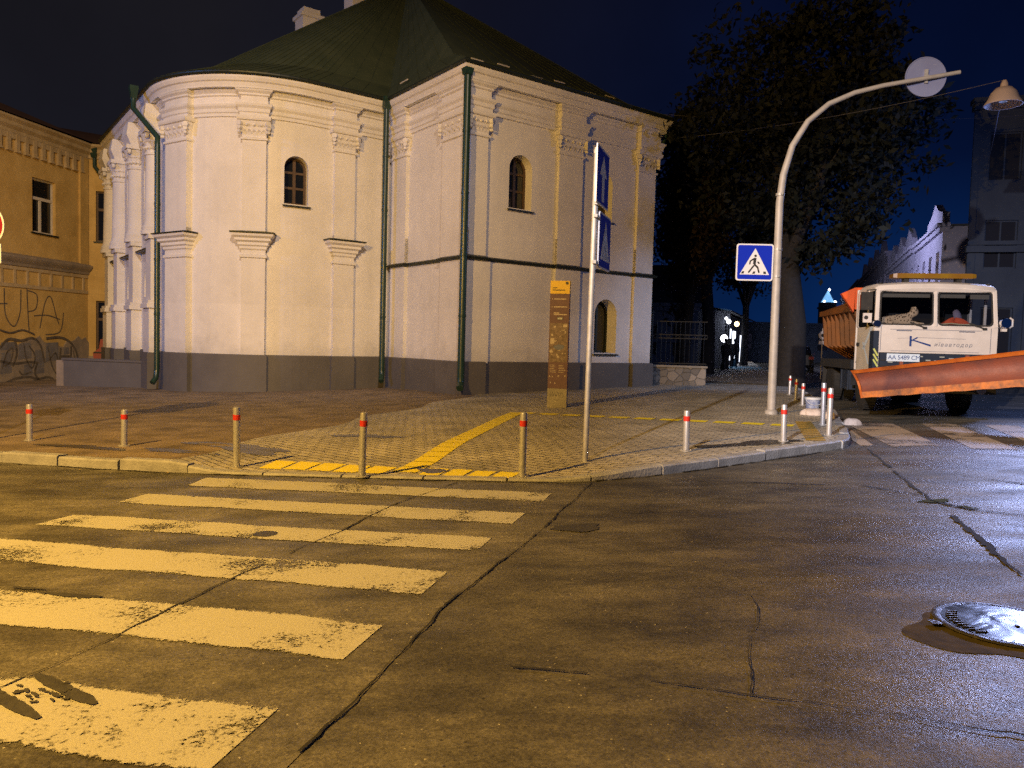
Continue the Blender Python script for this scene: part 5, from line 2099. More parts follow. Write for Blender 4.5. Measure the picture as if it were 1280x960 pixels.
# ================================================================ FAR SIDE STREET
def facade_building(name, label, A, B, depth, h, floors, bays, wallm, roofm, gable=False, win_w=.9, sill=1.0, base_z=None, cornice=True, winm='far_glass', skew=0.0):
    """A-B is the street front, left to right as the building is seen from the street"""
    A, B = Vector(A), Vector(B)
    mid_ = (A + B) / 2
    z0 = gz(mid_.x) if base_z is None else base_z
    root = thing(name, label, 'building', (mid_.x, mid_.y, z0))
    d = (B - A).normalized()
    L_ = (B - A).length
    T = Matrix(((d.x, -d.y, 0, A.x - mid_.x), (d.y, d.x, 0, A.y - mid_.y), (0, 0, 1, 0), (0, 0, 0, 1)))
    m = MB(T)
    m.slab([(0, 0), (L_, 0), (L_, depth), (skew, depth)], -1, h)
    wl_ = m.build('wall', wallm, root)
    fh = (h - .6) / floors
    cut = MB(T)
    ws = []
    for f in range(floors):
        for b in range(bays):
            x = (b + .5) * L_ / bays
            ws.append((x - win_w / 2, x + win_w / 2, f * fh + sill, f * fh + sill + fh * .55))
    for a, b, c, e_ in ws:
        cut.box(a, b, -.2, .22, c, e_)
    boolean_cut(wl_, cut.build('cutter', wallm, root))
    for a, b, c, e_ in ws:
        m = MB(T)
        m.box(a, a + .06, .12, .17, c, e_)
        m.box(b - .06, b, .12, .17, c, e_)
        m.box(a + .06, b - .06, .12, .17, c, c + .06)
        m.box(a + .06, b - .06, .12, .17, e_ - .06, e_)
        m.box((a + b) / 2 - .03, (a + b) / 2 + .03, .12, .17, c + .06, e_ - .06)
        wo = m.build('window', wallm, root)
        m = MB(T)
        m.box(a + .02, b - .02, .175, .19, c + .02, e_ - .02)
        m.build('pane', winm, wo)
    if cornice:
        m = MB(T)
        m.box(-.15, L_ + .15, -.28, .3, h - .02, h + .16)
        m.box(-.08, L_ + .08, -.16, .3, h - .26, h - .022)
        m.box(-.04, L_ + .04, -.09, .02, h * .5 - .1, h * .5 + .06)
        m.build('cornice', wallm, root)
    m = MB(T)
    if gable:
        m.add([(-.2, -.32, h + .17), (L_ + .2, -.32, h + .17), (L_ + .2, depth / 2, h + 2.4), (-.2, depth / 2, h + 2.4), (-.2, depth, h + .17), (L_ + .2, depth, h + .17)],
              [(0, 1, 2, 3), (3, 2, 5, 4), (0, 3, 4), (1, 5, 2)])
    else:
        m.slab([(skew * .1, .32), (L_ + .1, .32), (L_ + .1, depth), (skew - .05, depth)], h + .002, h + .1)
    m.build('roof', roofm, root)
    return root, T, L_


# right-hand row, receding along the street (front faces the street, seen from the left)
sd = Vector((.345, .94)).normalized()
o0 = Vector((20.9, 38.0))


def rowp(t):
    q = o0 + sd * t
    return (q.x, q.y)


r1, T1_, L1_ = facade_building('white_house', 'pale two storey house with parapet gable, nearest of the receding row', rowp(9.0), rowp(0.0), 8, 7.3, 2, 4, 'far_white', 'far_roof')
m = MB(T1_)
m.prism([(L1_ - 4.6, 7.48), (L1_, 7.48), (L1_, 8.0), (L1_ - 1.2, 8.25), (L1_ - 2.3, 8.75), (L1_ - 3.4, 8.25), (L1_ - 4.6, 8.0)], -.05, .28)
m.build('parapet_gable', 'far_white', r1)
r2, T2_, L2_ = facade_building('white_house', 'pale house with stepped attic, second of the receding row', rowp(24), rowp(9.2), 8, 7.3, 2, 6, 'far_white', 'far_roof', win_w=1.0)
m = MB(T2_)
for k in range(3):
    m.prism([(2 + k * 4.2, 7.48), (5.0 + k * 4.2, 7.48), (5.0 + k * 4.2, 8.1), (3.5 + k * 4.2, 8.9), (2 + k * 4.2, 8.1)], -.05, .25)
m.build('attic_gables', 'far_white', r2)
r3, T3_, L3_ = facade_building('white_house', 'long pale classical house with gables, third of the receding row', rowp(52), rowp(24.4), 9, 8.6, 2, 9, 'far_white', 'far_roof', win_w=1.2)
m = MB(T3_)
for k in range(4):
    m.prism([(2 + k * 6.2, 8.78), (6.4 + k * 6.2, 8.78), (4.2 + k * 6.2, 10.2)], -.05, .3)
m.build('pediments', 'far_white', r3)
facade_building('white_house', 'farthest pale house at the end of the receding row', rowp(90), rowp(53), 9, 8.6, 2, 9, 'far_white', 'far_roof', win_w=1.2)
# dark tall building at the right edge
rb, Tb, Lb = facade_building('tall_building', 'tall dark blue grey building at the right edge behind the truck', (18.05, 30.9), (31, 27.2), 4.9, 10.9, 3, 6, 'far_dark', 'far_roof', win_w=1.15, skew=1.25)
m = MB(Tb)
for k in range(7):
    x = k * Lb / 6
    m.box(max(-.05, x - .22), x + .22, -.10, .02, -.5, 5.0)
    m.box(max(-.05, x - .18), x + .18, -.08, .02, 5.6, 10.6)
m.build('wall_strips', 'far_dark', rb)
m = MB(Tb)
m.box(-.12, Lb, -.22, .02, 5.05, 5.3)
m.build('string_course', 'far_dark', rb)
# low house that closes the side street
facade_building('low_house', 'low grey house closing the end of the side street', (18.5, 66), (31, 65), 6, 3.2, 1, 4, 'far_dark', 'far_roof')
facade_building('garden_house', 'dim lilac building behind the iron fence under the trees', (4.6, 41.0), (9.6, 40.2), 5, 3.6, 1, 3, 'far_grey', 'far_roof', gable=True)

# lit shop row
sh = thing('shop_row', 'row of lit shops with white glowing windows down the side street', 'shop', (15.0, 54.0, gz(15)))
sA, sB = Vector((12.2, 46.5)), Vector((19.2, 64.0))
d = (sB - sA).normalized()
Ts = Matrix(((-d.x, -d.y, 0, sB.x - 15.0), (-d.y, d.x, 0, sB.y - 54.0), (0, 0, 1, 0), (0, 0, 0, 1)))
d2 = (sA - sB).normalized()
Ts = Matrix(((d.x, d.y * -1, 0, sA.x - 15), (d.y, d.x, 0, sA.y - 54), (0, 0, 1, 0), (0, 0, 0, 1)))
Ls = (sB - sA).length
m = MB(Ts)
m.box(0, Ls, 0, 6, -.5, 3.6)
m.build('wall', 'far_grey', sh)
m = MB(Ts)
m.add([(-.2, -.9, 3.55), (Ls, -.9, 3.55), (Ls, 6, 4.6), (-.2, 6, 4.6), (-.2, -.9, 3.45), (Ls, -.9, 3.45)], [(0, 1, 2, 3), (0, 4, 5, 1)])
m.build('roof', 'far_roof', sh)
for (a, b, z0, z1, mm) in ((.2, 2.2, .3, 3.2, 'glow_blue'), (2.5, 4.2, .3, 1.9, 'glow_blue'), (6.0, 8.2, .4, 2.7, 'glow_white'), (9.0, 11.6, .5, 2.6, 'glow_white'), (14.5, 18.2, .2, 2.4, 'glow_white')):
    m = MB(Ts)
    m.box(a, b, -.06, -.01, z0, z1)
    f_ = m.build('shop_window', 'far_dark', sh)
    m = MB(Ts)
    m.box(a + .06, b - .06, -.075, -.061, z0 + .06, z1 - .06)
    m.build('lit_pane', mm, f_)
m = MB(Ts)
m.box(-.6, -.5, -.9, 0, 0, 3.5)
m.build('porch_post', 'far_grey', sh)


def globe_lamp(x, y, z, r, mm, label):
    root = thing('street_lamp', label, 'street lamp', (x, y, gz(x) + .12), 0, 'lit lamps along the side street')
    b0 = gz(x) + .12
    m = MB()
    m.tube([(0, 0, 0), (0, 0, z - b0 - r)], [.07, .04], 8)
    m.lathe([(.12, 0), (.12, .3), (.06, .4)], 10)
    m.build('post', 'iron', root)
    m = MB()
    m.lathe([(.001, -r), (r * .6, -r * .8), (r, 0), (r * .75, r * .66), (r * .3, r * .95), (.001, r)], 14, Matrix.Translation((0, 0, z - b0)))
    m.build('globe', mm, root, smooth=True)
    m = MB()
    m.lathe([(.001, r * 1.22), (r * .8, r * .98), (r * .3, r * .96)], 10, Matrix.Translation((0, 0, z - b0)))
    m.build('cap', 'iron', root)
    return root


globe_lamp(12.41, 45.00, 3.41, .09, 'glow_lamp', 'small white street lamp high beside the shop roof')
globe_lamp(12.64, 45.30, 3.24, .13, 'glow_lamp', 'white street lamp just below the highest white lamp')
globe_lamp(14.48, 50.00, 3.27, .16, 'glow_warm', 'warm orange street lamp right of the white lamps')
globe_lamp(12.05, 44.00, 2.23, .21, 'glow_lamp', 'big round white globe lamp low by the shop windows')


# people on the pavement
def figure(x, y, rz, label, stride=.18, lean=0.0):
    root = D.objects.new('person', None)
    COL.objects.link(root)
    root.location = (x, y, wz(x, y))
    root.rotation_euler.z = rz
    tag(root, label, 'person', 'people in the side street')
    nodes = [((0, 0, .95), .135), ((0, -.01, 1.15), .14), ((0, 0, 1.36), .15), ((0, 0, 1.48), .07), ((0, -.01, 1.54), .062), ((0, -.015, 1.66), .098), ((0, 0, 1.74), .07),
             ((.095, 0, .88), .10), ((.10, -stride * .5, .50), .07), ((.10, -stride * .3, .09), .045), ((.10, -stride * .3 - .15, .04), .04),
             ((-.095, 0, .88), .10), ((-.10, stride * .4, .50), .07), ((-.10, stride, .10), .045), ((-.10, stride - .13, .04), .04),
             ((.19, 0, 1.40), .075), ((.24, .02, 1.12), .055), ((.23, -.10, .88), .042), ((.23, -.13, .80), .038),
             ((-.19, 0, 1.40), .075), ((-.24, .0, 1.12), .055), ((-.23, -.06, .88), .042), ((-.23, -.08, .80), .038)]
    edges = [(0, 1), (1, 2), (2, 3), (3, 4), (4, 5), (5, 6), (0, 7), (7, 8), (8, 9), (9, 10), (0, 11), (11, 12), (12, 13), (13, 14), (2, 15), (15, 16), (16, 17), (17, 18), (2, 19), (19, 20), (20, 21), (21, 22)]
    me = D.meshes.new('body')
    me.from_pydata([n_[0] for n_ in nodes], edges, [])
    o = D.objects.new('body', me)
    COL.objects.link(o)
    o.parent = root
    me.materials.append(M['cloth_dark'])
    md = o.modifiers.new('skin', 'SKIN')
    md.use_smooth_shade = True
    for k, n_ in enumerate(nodes):
        me.skin_vertices[0].data[k].radius = (n_[1], n_[1])
    me.skin_vertices[0].data[0].use_root = True
    o.modifiers.new('sub', 'SUBSURF').levels = 1
    o.modifiers['sub'].render_levels = 2
    m = MB()
    m.lathe([(.001, 1.79), (.075, 1.77), (.108, 1.70), (.104, 1.64), (.09, 1.62)], 12)
    m.build('hair', 'black', root, smooth=True)
    return root


figure(12.75, 45.2, 2.8, 'person in dark clothes walking away in front of the lit shops', .2)
figure(12.05, 43.6, .2, 'person in dark clothes standing close to the big white globe lamp', .05)
figure(13.45, 46.6, 3.0, 'person in dark clothes farther right beside the bright white shop window', .15)


# ---- dark car parked down the street
def car(x, y, rz, label):
    root = thing('parked_car', label, 'car', (x, y, gz(x)), rz)
    W_, L_ = .88, 4.3

    def ring(yv, prof):
        return [(sx_ * a, yv, z) for sx_, pr in ((1, prof), (-1, prof[::-1])) for a, z in pr]
    m = MB()
    st = [(0.0, [(.70, .42), (.80, .55), (.82, .85), (.72, .98)]), (.12, [(.76, .32), (.86, .5), (.87, .88), (.76, 1.02)]), (1.0, [(.80, .26), (.88, .5), (.88, .92), (.78, 1.02)]),
          (2.9, [(.80, .26), (.88, .5), (.88, .92), (.78, 1.0)]), (4.0, [(.78, .28), (.86, .5), (.84, .78), (.72, .86)]), (4.3, [(.66, .38), (.72, .5), (.70, .66), (.6, .72)])]
    m.loft([ring(a, p) for a, p in st])
    m.build('body', 'carpaint', root, smooth=True)
    m = MB()
    st = [(.10, [(.74, 1.0), (.72, 1.03), (.70, 1.05)]), (.55, [(.76, 1.0), (.62, 1.38), (.50, 1.46)]), (1.2, [(.77, 1.0), (.64, 1.46), (.50, 1.50)]), (2.2, [(.77, 1.0), (.62, 1.42), (.48, 1.46)]), (3.1, [(.74, .98), (.70, 1.0), (.66, 1.01)])]
    m.loft([ring(a, p) for a, p in st])
    m.build('cabin_glass', 'dark_glass', root, smooth=True)
    m = MB()
    m.loft([ring(a, p) for a, p in [(.60, [(.60, 1.40), (.56, 1.47), (.40, 1.50)]), (1.2, [(.62, 1.47), (.56, 1.53), (.40, 1.54)]), (2.1, [(.60, 1.42), (.54, 1.48), (.40, 1.50)])]])
    m.build('roof', 'carpaint', root, smooth=True)
    for sx_ in (-1, 1):
        for yv in (.85, 3.4):
            m = MB()
            m.lathe([(.001, -.1), (.2, -.1), (.31, -.09), (.32, 0), (.31, .1), (.2, .1), (.001, .1)], 20, Matrix.Translation((sx_ * .78, yv, .32)) @ Matrix.Rotation(R(90), 4, 'Y'))
            m.build('wheel', 'black', root, smooth=True)
        m = MB()
        m.box(sx_ * .70 - .13, sx_ * .70 + .13, -.03, .05, .74, .90)
        m.build('tail_light', 'glow_red' if sx_ < 0 else 'sign_red', root)
        m = MB()
        m.box(sx_ * .95 - .09, sx_ * .95 + .09, 2.55, 2.65, .98, 1.10)
        m.build('mirror', 'chrome' if sx_ > 0 else 'carpaint', root)
    m = MB()
    m.box(-.26, .26, -.045, -.005, .60, .71)
    m.build('number_plate', 'sign_white', root)
    return root


car(15.95, 43.0, R(-18), 'black car parked by the kerb, seen from behind beyond the bollards')

# round sign beyond the bollards
fs_ = thing('round_sign_post', 'small white round sign over a white plate left of the orange hopper', 'sign post', (14.05, 35, gz(14.05)))
m = MB()
m.tube([(0, 0, 0), (0, 0, 2.3)], .03, 8)
m.build('post', 'galv', fs_)
b0 = gz(14.05)
m = MB()
m.disc(0, 2.36 - b0, .19, -.04, .01)
pl_ = m.build('white_disc', 'sign_white', fs_)
m = MB()
m.disc(0, 2.36 - b0, .08, -.052, .002)
m.build('dark_mark', 'sign_black', pl_)
m = MB()
m.box(-.17, .17, -.05, -.04, 1.95 - b0, 2.11 - b0)
m.build('white_plate', 'sign_white', fs_)

# blue lit turret far away
tu = thing('turret', 'small far turret with a glowing blue pyramid top', 'turret', (48.7, 120, gz(48.7)))
m = MB()
m.box(-1.0, 1.0, -1, 1, -1, 8.0)
m.box(-1.15, 1.15, -1.15, 1.15, 7.0, 7.3)
m.build('tower', 'far_grey', tu)
m = MB()
m.loft([[(-.75, -.75, 8.0), (.75, -.75, 8.0), (.75, .75, 8.0), (-.75, .75, 8.0)], [(-.06, -.06, 9.8), (.06, -.06, 9.8), (.06, .06, 9.8), (-.06, .06, 9.8)]])
m.build('pyramid_top', 'glow_spire', tu)
m = MB()
for a, b, c in ((-.85, -.85, 8.1), (.85, -.85, 8.1), (0, -.5, 9.95)):
    m.lathe([(.001, -.22), (.2, 0), (.001, .22)], 8, Matrix.Translation((a, b, c)))
m.build('lights', 'glow_lamp', tu)

# hanging lamp and wires
lp = thing('hanging_lamp', 'unlit cream domed street lamp hanging on a wire at the upper right', 'lamp', (12.36, 20.0, 8.05))
m = MB()
m.lathe([(.08, .44), (.20, .40), (.30, .28), (.36, .12), (.43, .02), (.44, -.02), (.42, -.02), (.34, .10), (.28, .24), (.10, .34)], 24)
m.build('shade', 'shade', lp, smooth=True)
m = MB()
m.lathe([(.001, .08), (.10, .06), (.12, .16), (.07, .3), (.001, .32)], 14)
m.build('bulb', 'frame_white', lp, smooth=True)
m = MB()
m.lathe([(.001, .62), (.05, .60), (.09, .50), (.09, .44), (.001, .44)], 12)
m.build('cap', 'shade', lp, smooth=True)


def wire(pts_, r, label, sag):
    a, b = map(Vector, pts_)
    m = MB()
    m.tube([a.lerp(b, k / 16) - Vector((0, 0, sag * 4 * (k / 16) * (1 - k / 16))) for k in range(17)], r, 5)
    o = m.build('wire', 'wire_pale')
    return tag(o, label, 'wire', 'overhead wires')


wire(((4.3, 28.2, 9.05), (12.36, 20.0, 8.66)), .008, 'thin overhead wire from church eave to the hanging lamp', .25)
wire(((12.36, 20.0, 8.66), (18.4, 30.6, 8.9)), .008, 'thin overhead wire between the hanging lamp and the tall dark building', .2)
wire(((3.6, 27.6, 9.9), (24, 29.0, 11.2)), .008, 'thin overhead wire crossing high behind the curved pole', .5)

# ================================================================ SNOW PLOUGH TRUCK
tk = thing('plough_truck', 'white cab dump truck with an orange snow plough blade and hopper', 'truck', (9.30, 16.98, gz(9.3)), R(-10.4))
# local axes: x to the right in the photo, y away from the camera, z up; the cab front is y = 0
m = MB()
# lower front panel, sides, floor and back of the cab
HW = 1.26
m.box(-HW, HW, .0, .06, 1.38, 1.98)                        # front panel under the windscreen
m.box(-HW, -HW + .12, -.001, .06, .96, 1.379)               # front corners beside the grille
m.box(HW - .12, HW, -.001, .06, .96, 1.379)
m.box(-HW, HW, 1.60, 1.66, .95, 2.88)                      # back wall
m.box(HW - .05, HW, .061, 1.599, .95, 1.98)                # far door side
m.box(-HW + .06, HW - .06, .07, 1.59, .95, 1.0)            # floor
# roof with rounded front
prof = [(.10, 2.74), (.06, 2.80), (.12, 2.90), (.30, 2.95), (1.3, 2.97), (1.64, 2.90), (1.66, 2.76)]
rings = []
for x, dz, dy in ((-HW + .02, -.07, .05), (-HW + .10, -.02, .02), (-.6, .02, 0), (0, .035, 0), (.6, .02, 0), (HW - .10, -.02, .02), (HW - .02, -.07, .05)):
    rings.append([(x, y + (dy if k < 4 else 0), z + (dz if k not in (0, 6) else 0)) for k, (y, z) in enumerate(prof)])
m.loft(rings)
# pillars
for x0, x1 in ((-HW, -HW + .085), (HW - .085, HW), (-.035, .035)):
    c = (x0 + x1) / 2
    sh_ = .03 * (1 if c < 0 else -1) if abs(c) > .1 else 0
    m.loft([[(x0, .0, 1.975), (x1, .0, 1.975), (x1, .07, 1.975), (x0, .07, 1.975)], [(x0 + sh_, .10, 2.80), (x1 + sh_, .10, 2.80), (x1 + sh_, .17, 2.80), (x0 + sh_, .17, 2.80)]])
for x0, x1 in ((-HW + .005, -HW + .06), (HW - .06, HW - .005)):
    m.box(x0, x1, 1.45, 1.60, 1.97, 2.80)
    m.box(x0, x1, .62, .68, 1.97, 2.80)
cabo = m.build('cab', 'cab', tk, smooth=True)
bv = cabo.modifiers.new('bev', 'BEVEL')
bv.width = .012
bv.segments = 2
bv.limit_method = 'ANGLE'
# panel lines and recess of the front flap
m = MB()
m.strip([(-.93, 1.90), (.93, 1.90)], .010, -.0006)
m.strip([(-1.12, 1.42), (-1.12, 1.96)], .010, -.0006)
m.strip([(1.12, 1.42), (1.12, 1.96)], .010, -.0006)
m.strip([(-.90, 1.425), (.90, 1.425)], .008, -.0006)
m.strip([(-.80, 1.875), (-.48, 1.875)], .022, -.0012)
m.strip([(.48, 1.875), (.80, 1.875)], .022, -.0012)
m.build('panel_seams', 'grey_letter', tk)
# windscreen rubber and glass
for x0, x1, nm in ((-HW + .095, -.045, 0), (.045, HW - .095, 1)):
    sh0 = .025 if nm == 0 else 0
    sh1 = -.025 if nm else 0
    m = MB()
    t_ = .03

    def q_(x, z, dy=0):
        yy = .02 + (z - 1.98) * .10 / .82 + dy
        return (x + (sh0 if x < (x0 + x1) / 2 else sh1) * (z - 1.98) / .82, yy, z)

    def rr_(i):
        x, X, z, Z = x0 + i, x1 - i, 2.0 + i, 2.775 - i
        r_ = .09
        p = []
        for cx_, cz_, a0 in ((X - r_, z + r_, -90), (X - r_, Z - r_, 0), (x + r_, Z - r_, 90), (x + r_, z + r_, 180)):
            p += [(cx_ + r_ * cos(R(a0 + 18 * j)), cz_ + r_ * sin(R(a0 + 18 * j))) for j in range(6)]
        return p
    o_, i_ = rr_(0), rr_(.028)
    nn = len(o_)
    # body-coloured corner fill between the rounded rubber and the pillars
    m.add([q_(*p) for p in o_] + [q_(*p, -.012) for p in o_] + [q_(*p, -.012) for p in i_] + [q_(*p) for p in i_],
          [(a + k, a + (k + 1) % nn, a + nn + (k + 1) % nn, a + nn + k) for a in (0, nn, 2 * nn) for k in range(nn)])
    ru = m.build('windscreen', 'black', tk)
    m = MB()
    m.add([q_(*p, .002) for p in i_], [tuple(range(nn))])
    m.build('glass', 'windscreen', ru)
    m = MB()                                             # painted surround round the pane
    sq = [(x1 + .02, 1.97), (x1 + .02, 2.80), (x0 - .02, 2.80), (x0 - .02, 1.97)]
    for c in range(4):
        for j in range(5):
            a = c * 6 + j
            m.add([q_(*sq[c], .008), q_(*o_[a], .008), q_(*o_[a + 1], .008)], [(0, 1, 2)])
        a = c * 6 + 5
        m.add([q_(*sq[c], .008), q_(*o_[a], .008), q_(*o_[(a + 1) % nn], .008), q_(*sq[(c + 1) % 4], .008)], [(0, 1, 2, 3)])
    m.build('windscreen_surround', 'cab', tk)
    m = MB()
    xw = x1 - .20
    m.strip([(xw, 1.955), (xw - .28, 2.06)], .035, .012, th=.02)
    m.box(xw - .02, xw + .06, -.03, .01, 1.92, 1.97)
    m.build('wiper', 'black', tk)
# interior: dark seats, dash, header
m = MB()
m.box(-1.15, 1.15, .12, .50, 1.72, 1.985)
m.box(-1.1, 1.1, .14, .20, 2.70, 2.74)
m.build('dashboard', 'dark', tk)
m = MB()
m.box(-HW + .062, HW - .062, 1.575, 1.597, 1.01, 2.80)
m.box(-HW + .05, -HW + .058, .13, 1.57, 1.01, 1.965)
m.box(HW - .062, HW - .053, .13, 1.57, 1.01, 1.965)
m.box(-HW + .12, HW - .12, .28, 1.57, 2.78, 2.80)
m.build('cab_lining', 'dark', tk)
for sx_ in (-.62, .62):
    m = MB()
    m.box(sx_ - .26, sx_ + .26, .85, 1.35, 1.3, 1.5)
    m.loft([[(sx_ - .26, 1.25, 1.5), (sx_ + .26, 1.25, 1.5), (sx_ + .26, 1.42, 1.5), (sx_ - .26, 1.42, 1.5)], [(sx_ - .2, 1.42, 2.25), (sx_ + .2, 1.42, 2.25), (sx_ + .2, 1.54, 2.25), (sx_ - .2, 1.54, 2.25)]])
    m.build('seat', 'dark', tk)
m = MB()
m.tube([(.62 + .24 * cos(a), .55 + .10 * sin(a), 1.98 + .2 * sin(a)) for a in [2 * pi * k / 20 for k in range(21)]], .016, 6)
m.build('steering_wheel', 'black', tk)
m = MB()
m.box(-1.12, -.10, .15, .17, 2.62, 2.735)
m.box(.10, .62, .15, .17, 2.62, 2.735)
m.box(.72, 1.1, .15, .17, 2.60, 2.735)
m.build('sun_visor', mat('grey_sun_visor', (.16, .15, .13), rough=.8), tk)
# near door with window
m = MB()
m.box(-HW - .003, -HW + .047, .064, 1.45, 1.02, 1.96)
m.box(-HW - .003, -HW + .047, .30, 1.45, .80, 1.019)
dr = m.build('door', 'cab_dirty', tk)
m = MB()
m.box(-HW + .012, -HW + .024, .14, .62, 1.99, 2.76)
m.box(-HW + .012, -HW + .024, .68, 1.45, 1.99, 2.76)
m.build('door_glass', 'dark_glass', dr)
m = MB()
m.box(-HW - .035, -HW - .004, 1.2, 1.38, 1.52, 1.60)
m.build('handle', 'black', dr)
m = MB()
m.add([(-HW - .006, .10, 1.95), (-HW - .006, .28, 1.95), (-HW - .006, .95, 1.45), (-HW - .006, .75, 1.45)], [(0, 1, 2, 3)])
m.add([(-HW - .006, .30, 1.10), (-HW - .006, .42, 1.10), (-HW - .006, .95, 1.60), (-HW - .006, .85, 1.62)], [(0, 1, 2, 3)])
m.build('door_stripe', 'plate', dr)
# dark corner vent with chevron stripes
m = MB()
m.box(-HW - .012, -HW + .10, -.012, .30, .98, 1.86)
cv = m.build('corner_vent', 'grille', tk)
m = MB()
for k in range(3):
    z = 1.06 + k * .12
    m.strip([(-HW + .0, z + .16), (-HW + .095, z)], .035, -.0125)
m.build('chevron', mat('lime_chevron', (.5, .55, .15), rough=.5), cv)
# grille
m = MB()
m.box(-1.12, 1.12, .012, .05, .70, 1.375)
gr_ = m.build('grille', 'grille', tk)
m = MB()
for z in (.82, .95, 1.08, 1.21):
    m.box(-1.10, 1.10, -.004, .011, z - .012, z + .012)
m.build('grille_bars', 'black', gr_)
m = MB()
rnd = random.Random(9)
for x, z in ((-.28, 1.31), (-.12, 1.23), (.16, 1.31), (.05, 1.22), (.60, 1.30), (.92, 1.31), (-.62, 1.11), (-.9, 1.17), (.35, 1.28), (-.30, 1.13), (.02, 1.15)):
    m.box(x - .05, x + .05, -.008, -.0045, z - .012, z + .012)
m.build('grille_badges', mat('pale_grille_marks', (.35, .38, .36), rough=.4), gr_)
m = MB()
m.box(-1.25, 1.25, -.10, .10, .52, .69)
bp_ = m.build('bumper', 'black', tk)
for sx_ in (-.95, .95):
    m = MB()
    m.lathe([(.001, -.02), (.09, -.02), (.10, .01), (.001, .01)], 18, Matrix.Translation((sx_, -.115, .62)) @ Matrix.Rotation(R(90), 4, 'X'))
    m.build('headlight', 'chrome', bp_)
# number plate and company lettering
m = MB()
m.box(-.98, -.30, -.022, -.010, 1.19, 1.36)
npl = m.build('number_plate', 'plate', tk)
text_mb('AA 5489 CM', .135, face_T(-.62, -.0235, 1.272), 'plate_letters', 'logo', npl, ext=.0008, space=.92)
m = MB()
m.strip([(-.50, 1.53), (-.50, 1.76)], .045, -.0018)
m.strip([(-.36, 1.73), (-.485, 1.655)], .028, -.0018)
m.prism([(-.485, 1.665), (-.46, 1.685), (-.08, 1.575), (-.085, 1.535), (-.15, 1.555)], -.0040, -.0018)
m.build('big_initial', 'logo', tk)
m = MB()
m.strip([(-.36, 1.728), (.62, 1.715)], .006, -.0018)
m.strip([(-.78, 1.70), (-.52, 1.715)], .004, -.0018)
m.build('swoosh', 'grey_letter', tk)
text_mb('иївавтодор', .115, face_T(.37, -.0018, 1.578), 'company_lettering', 'grey_letter', tk, shear=.25, space=1.30, ext=.0008)
# roof beacon bar
m = MB()
m.loft([[(-.80, y, z) for y, z in ((.45, 3.09), (.75, 3.09), (.75, 3.17), (.45, 3.17))], [(-.72, y, z) for y, z in ((.43, 3.075), (.77, 3.075), (.77, 3.185), (.43, 3.185))],
        [(.85, y, z) for y, z in ((.43, 3.075), (.77, 3.075), (.77, 3.185), (.43, 3.185))], [(.93, y, z) for y, z in ((.45, 3.09), (.75, 3.09), (.75, 3.17), (.45, 3.17))]])
m.build('beacon_bar', 'amber', tk)
for x in (-.5, .6):
    m = MB()
    m.box(x - .05, x + .05, .5, .7, 2.95, 3.073)
    m.build('beacon_foot', 'black', tk)
for x in (-1.1, 1.12):
    m = MB()
    m.lathe([(.001, .0), (.045, 0), (.045, .05), (.001, .06)], 10, Matrix.Translation((x, .3, 2.90)))
    m.build('marker_light', 'black', tk)
# mirrors
m = MB()
m.box(-HW - .30, -HW - .06, .02, .07, 2.32, 2.72)
m.tube([(-HW + .02, .10, 2.78), (-HW - .18, .05, 2.76), (-HW - .18, .05, 2.70)], .014, 6)
m.tube([(-HW + .02, .10, 1.98), (-HW - .10, .05, 2.05), (-HW - .12, .05, 2.32)], .014, 6)
m.build('mirror', 'black', tk)
m = MB()
m.box(-HW - .24, -HW - .06, .03, .09, 2.04, 2.25)
wl2 = m.build('side_lamp', 'cab', tk)
m = MB()
m.disc(-HW - .18, 2.15, .045, .029)
m.build('lamp_lens', 'black', wl2)
m = MB()
m.lathe([(.001, -.03), (.075, -.03), (.085, .03), (.04, .09), (.001, .1)], 14, Matrix.Translation((-HW + .03, -.05, 2.02)) @ Matrix.Rotation(R(-90), 4, 'X'))
m.build('work_lamp', 'chrome', tk, smooth=True)
m = MB()
m.lathe([(.001, -.05), (.10, -.05), (.115, .02), (.06, .10), (.001, .12)], 16, Matrix.Translation((HW + .12, -.02, 2.08)) @ Matrix.Rotation(R(-90), 4, 'X'))
m.tube([(HW - .03, .04, 1.98), (HW + .12, .02, 1.99)], .016, 6)
m.build('work_lamp', 'chrome', tk, smooth=True)
m = MB()
m.tube([(HW + .22, .02, 1.98), (HW + .28, .02, 2.02), (HW + .28, .02, 2.16), (HW + .22, .02, 2.20)], .02, 6)
m.box(HW + .06, HW + .16, -.03, .05, 1.90, 1.96)
m.build('lamp_guard', 'cab', tk, smooth=True)
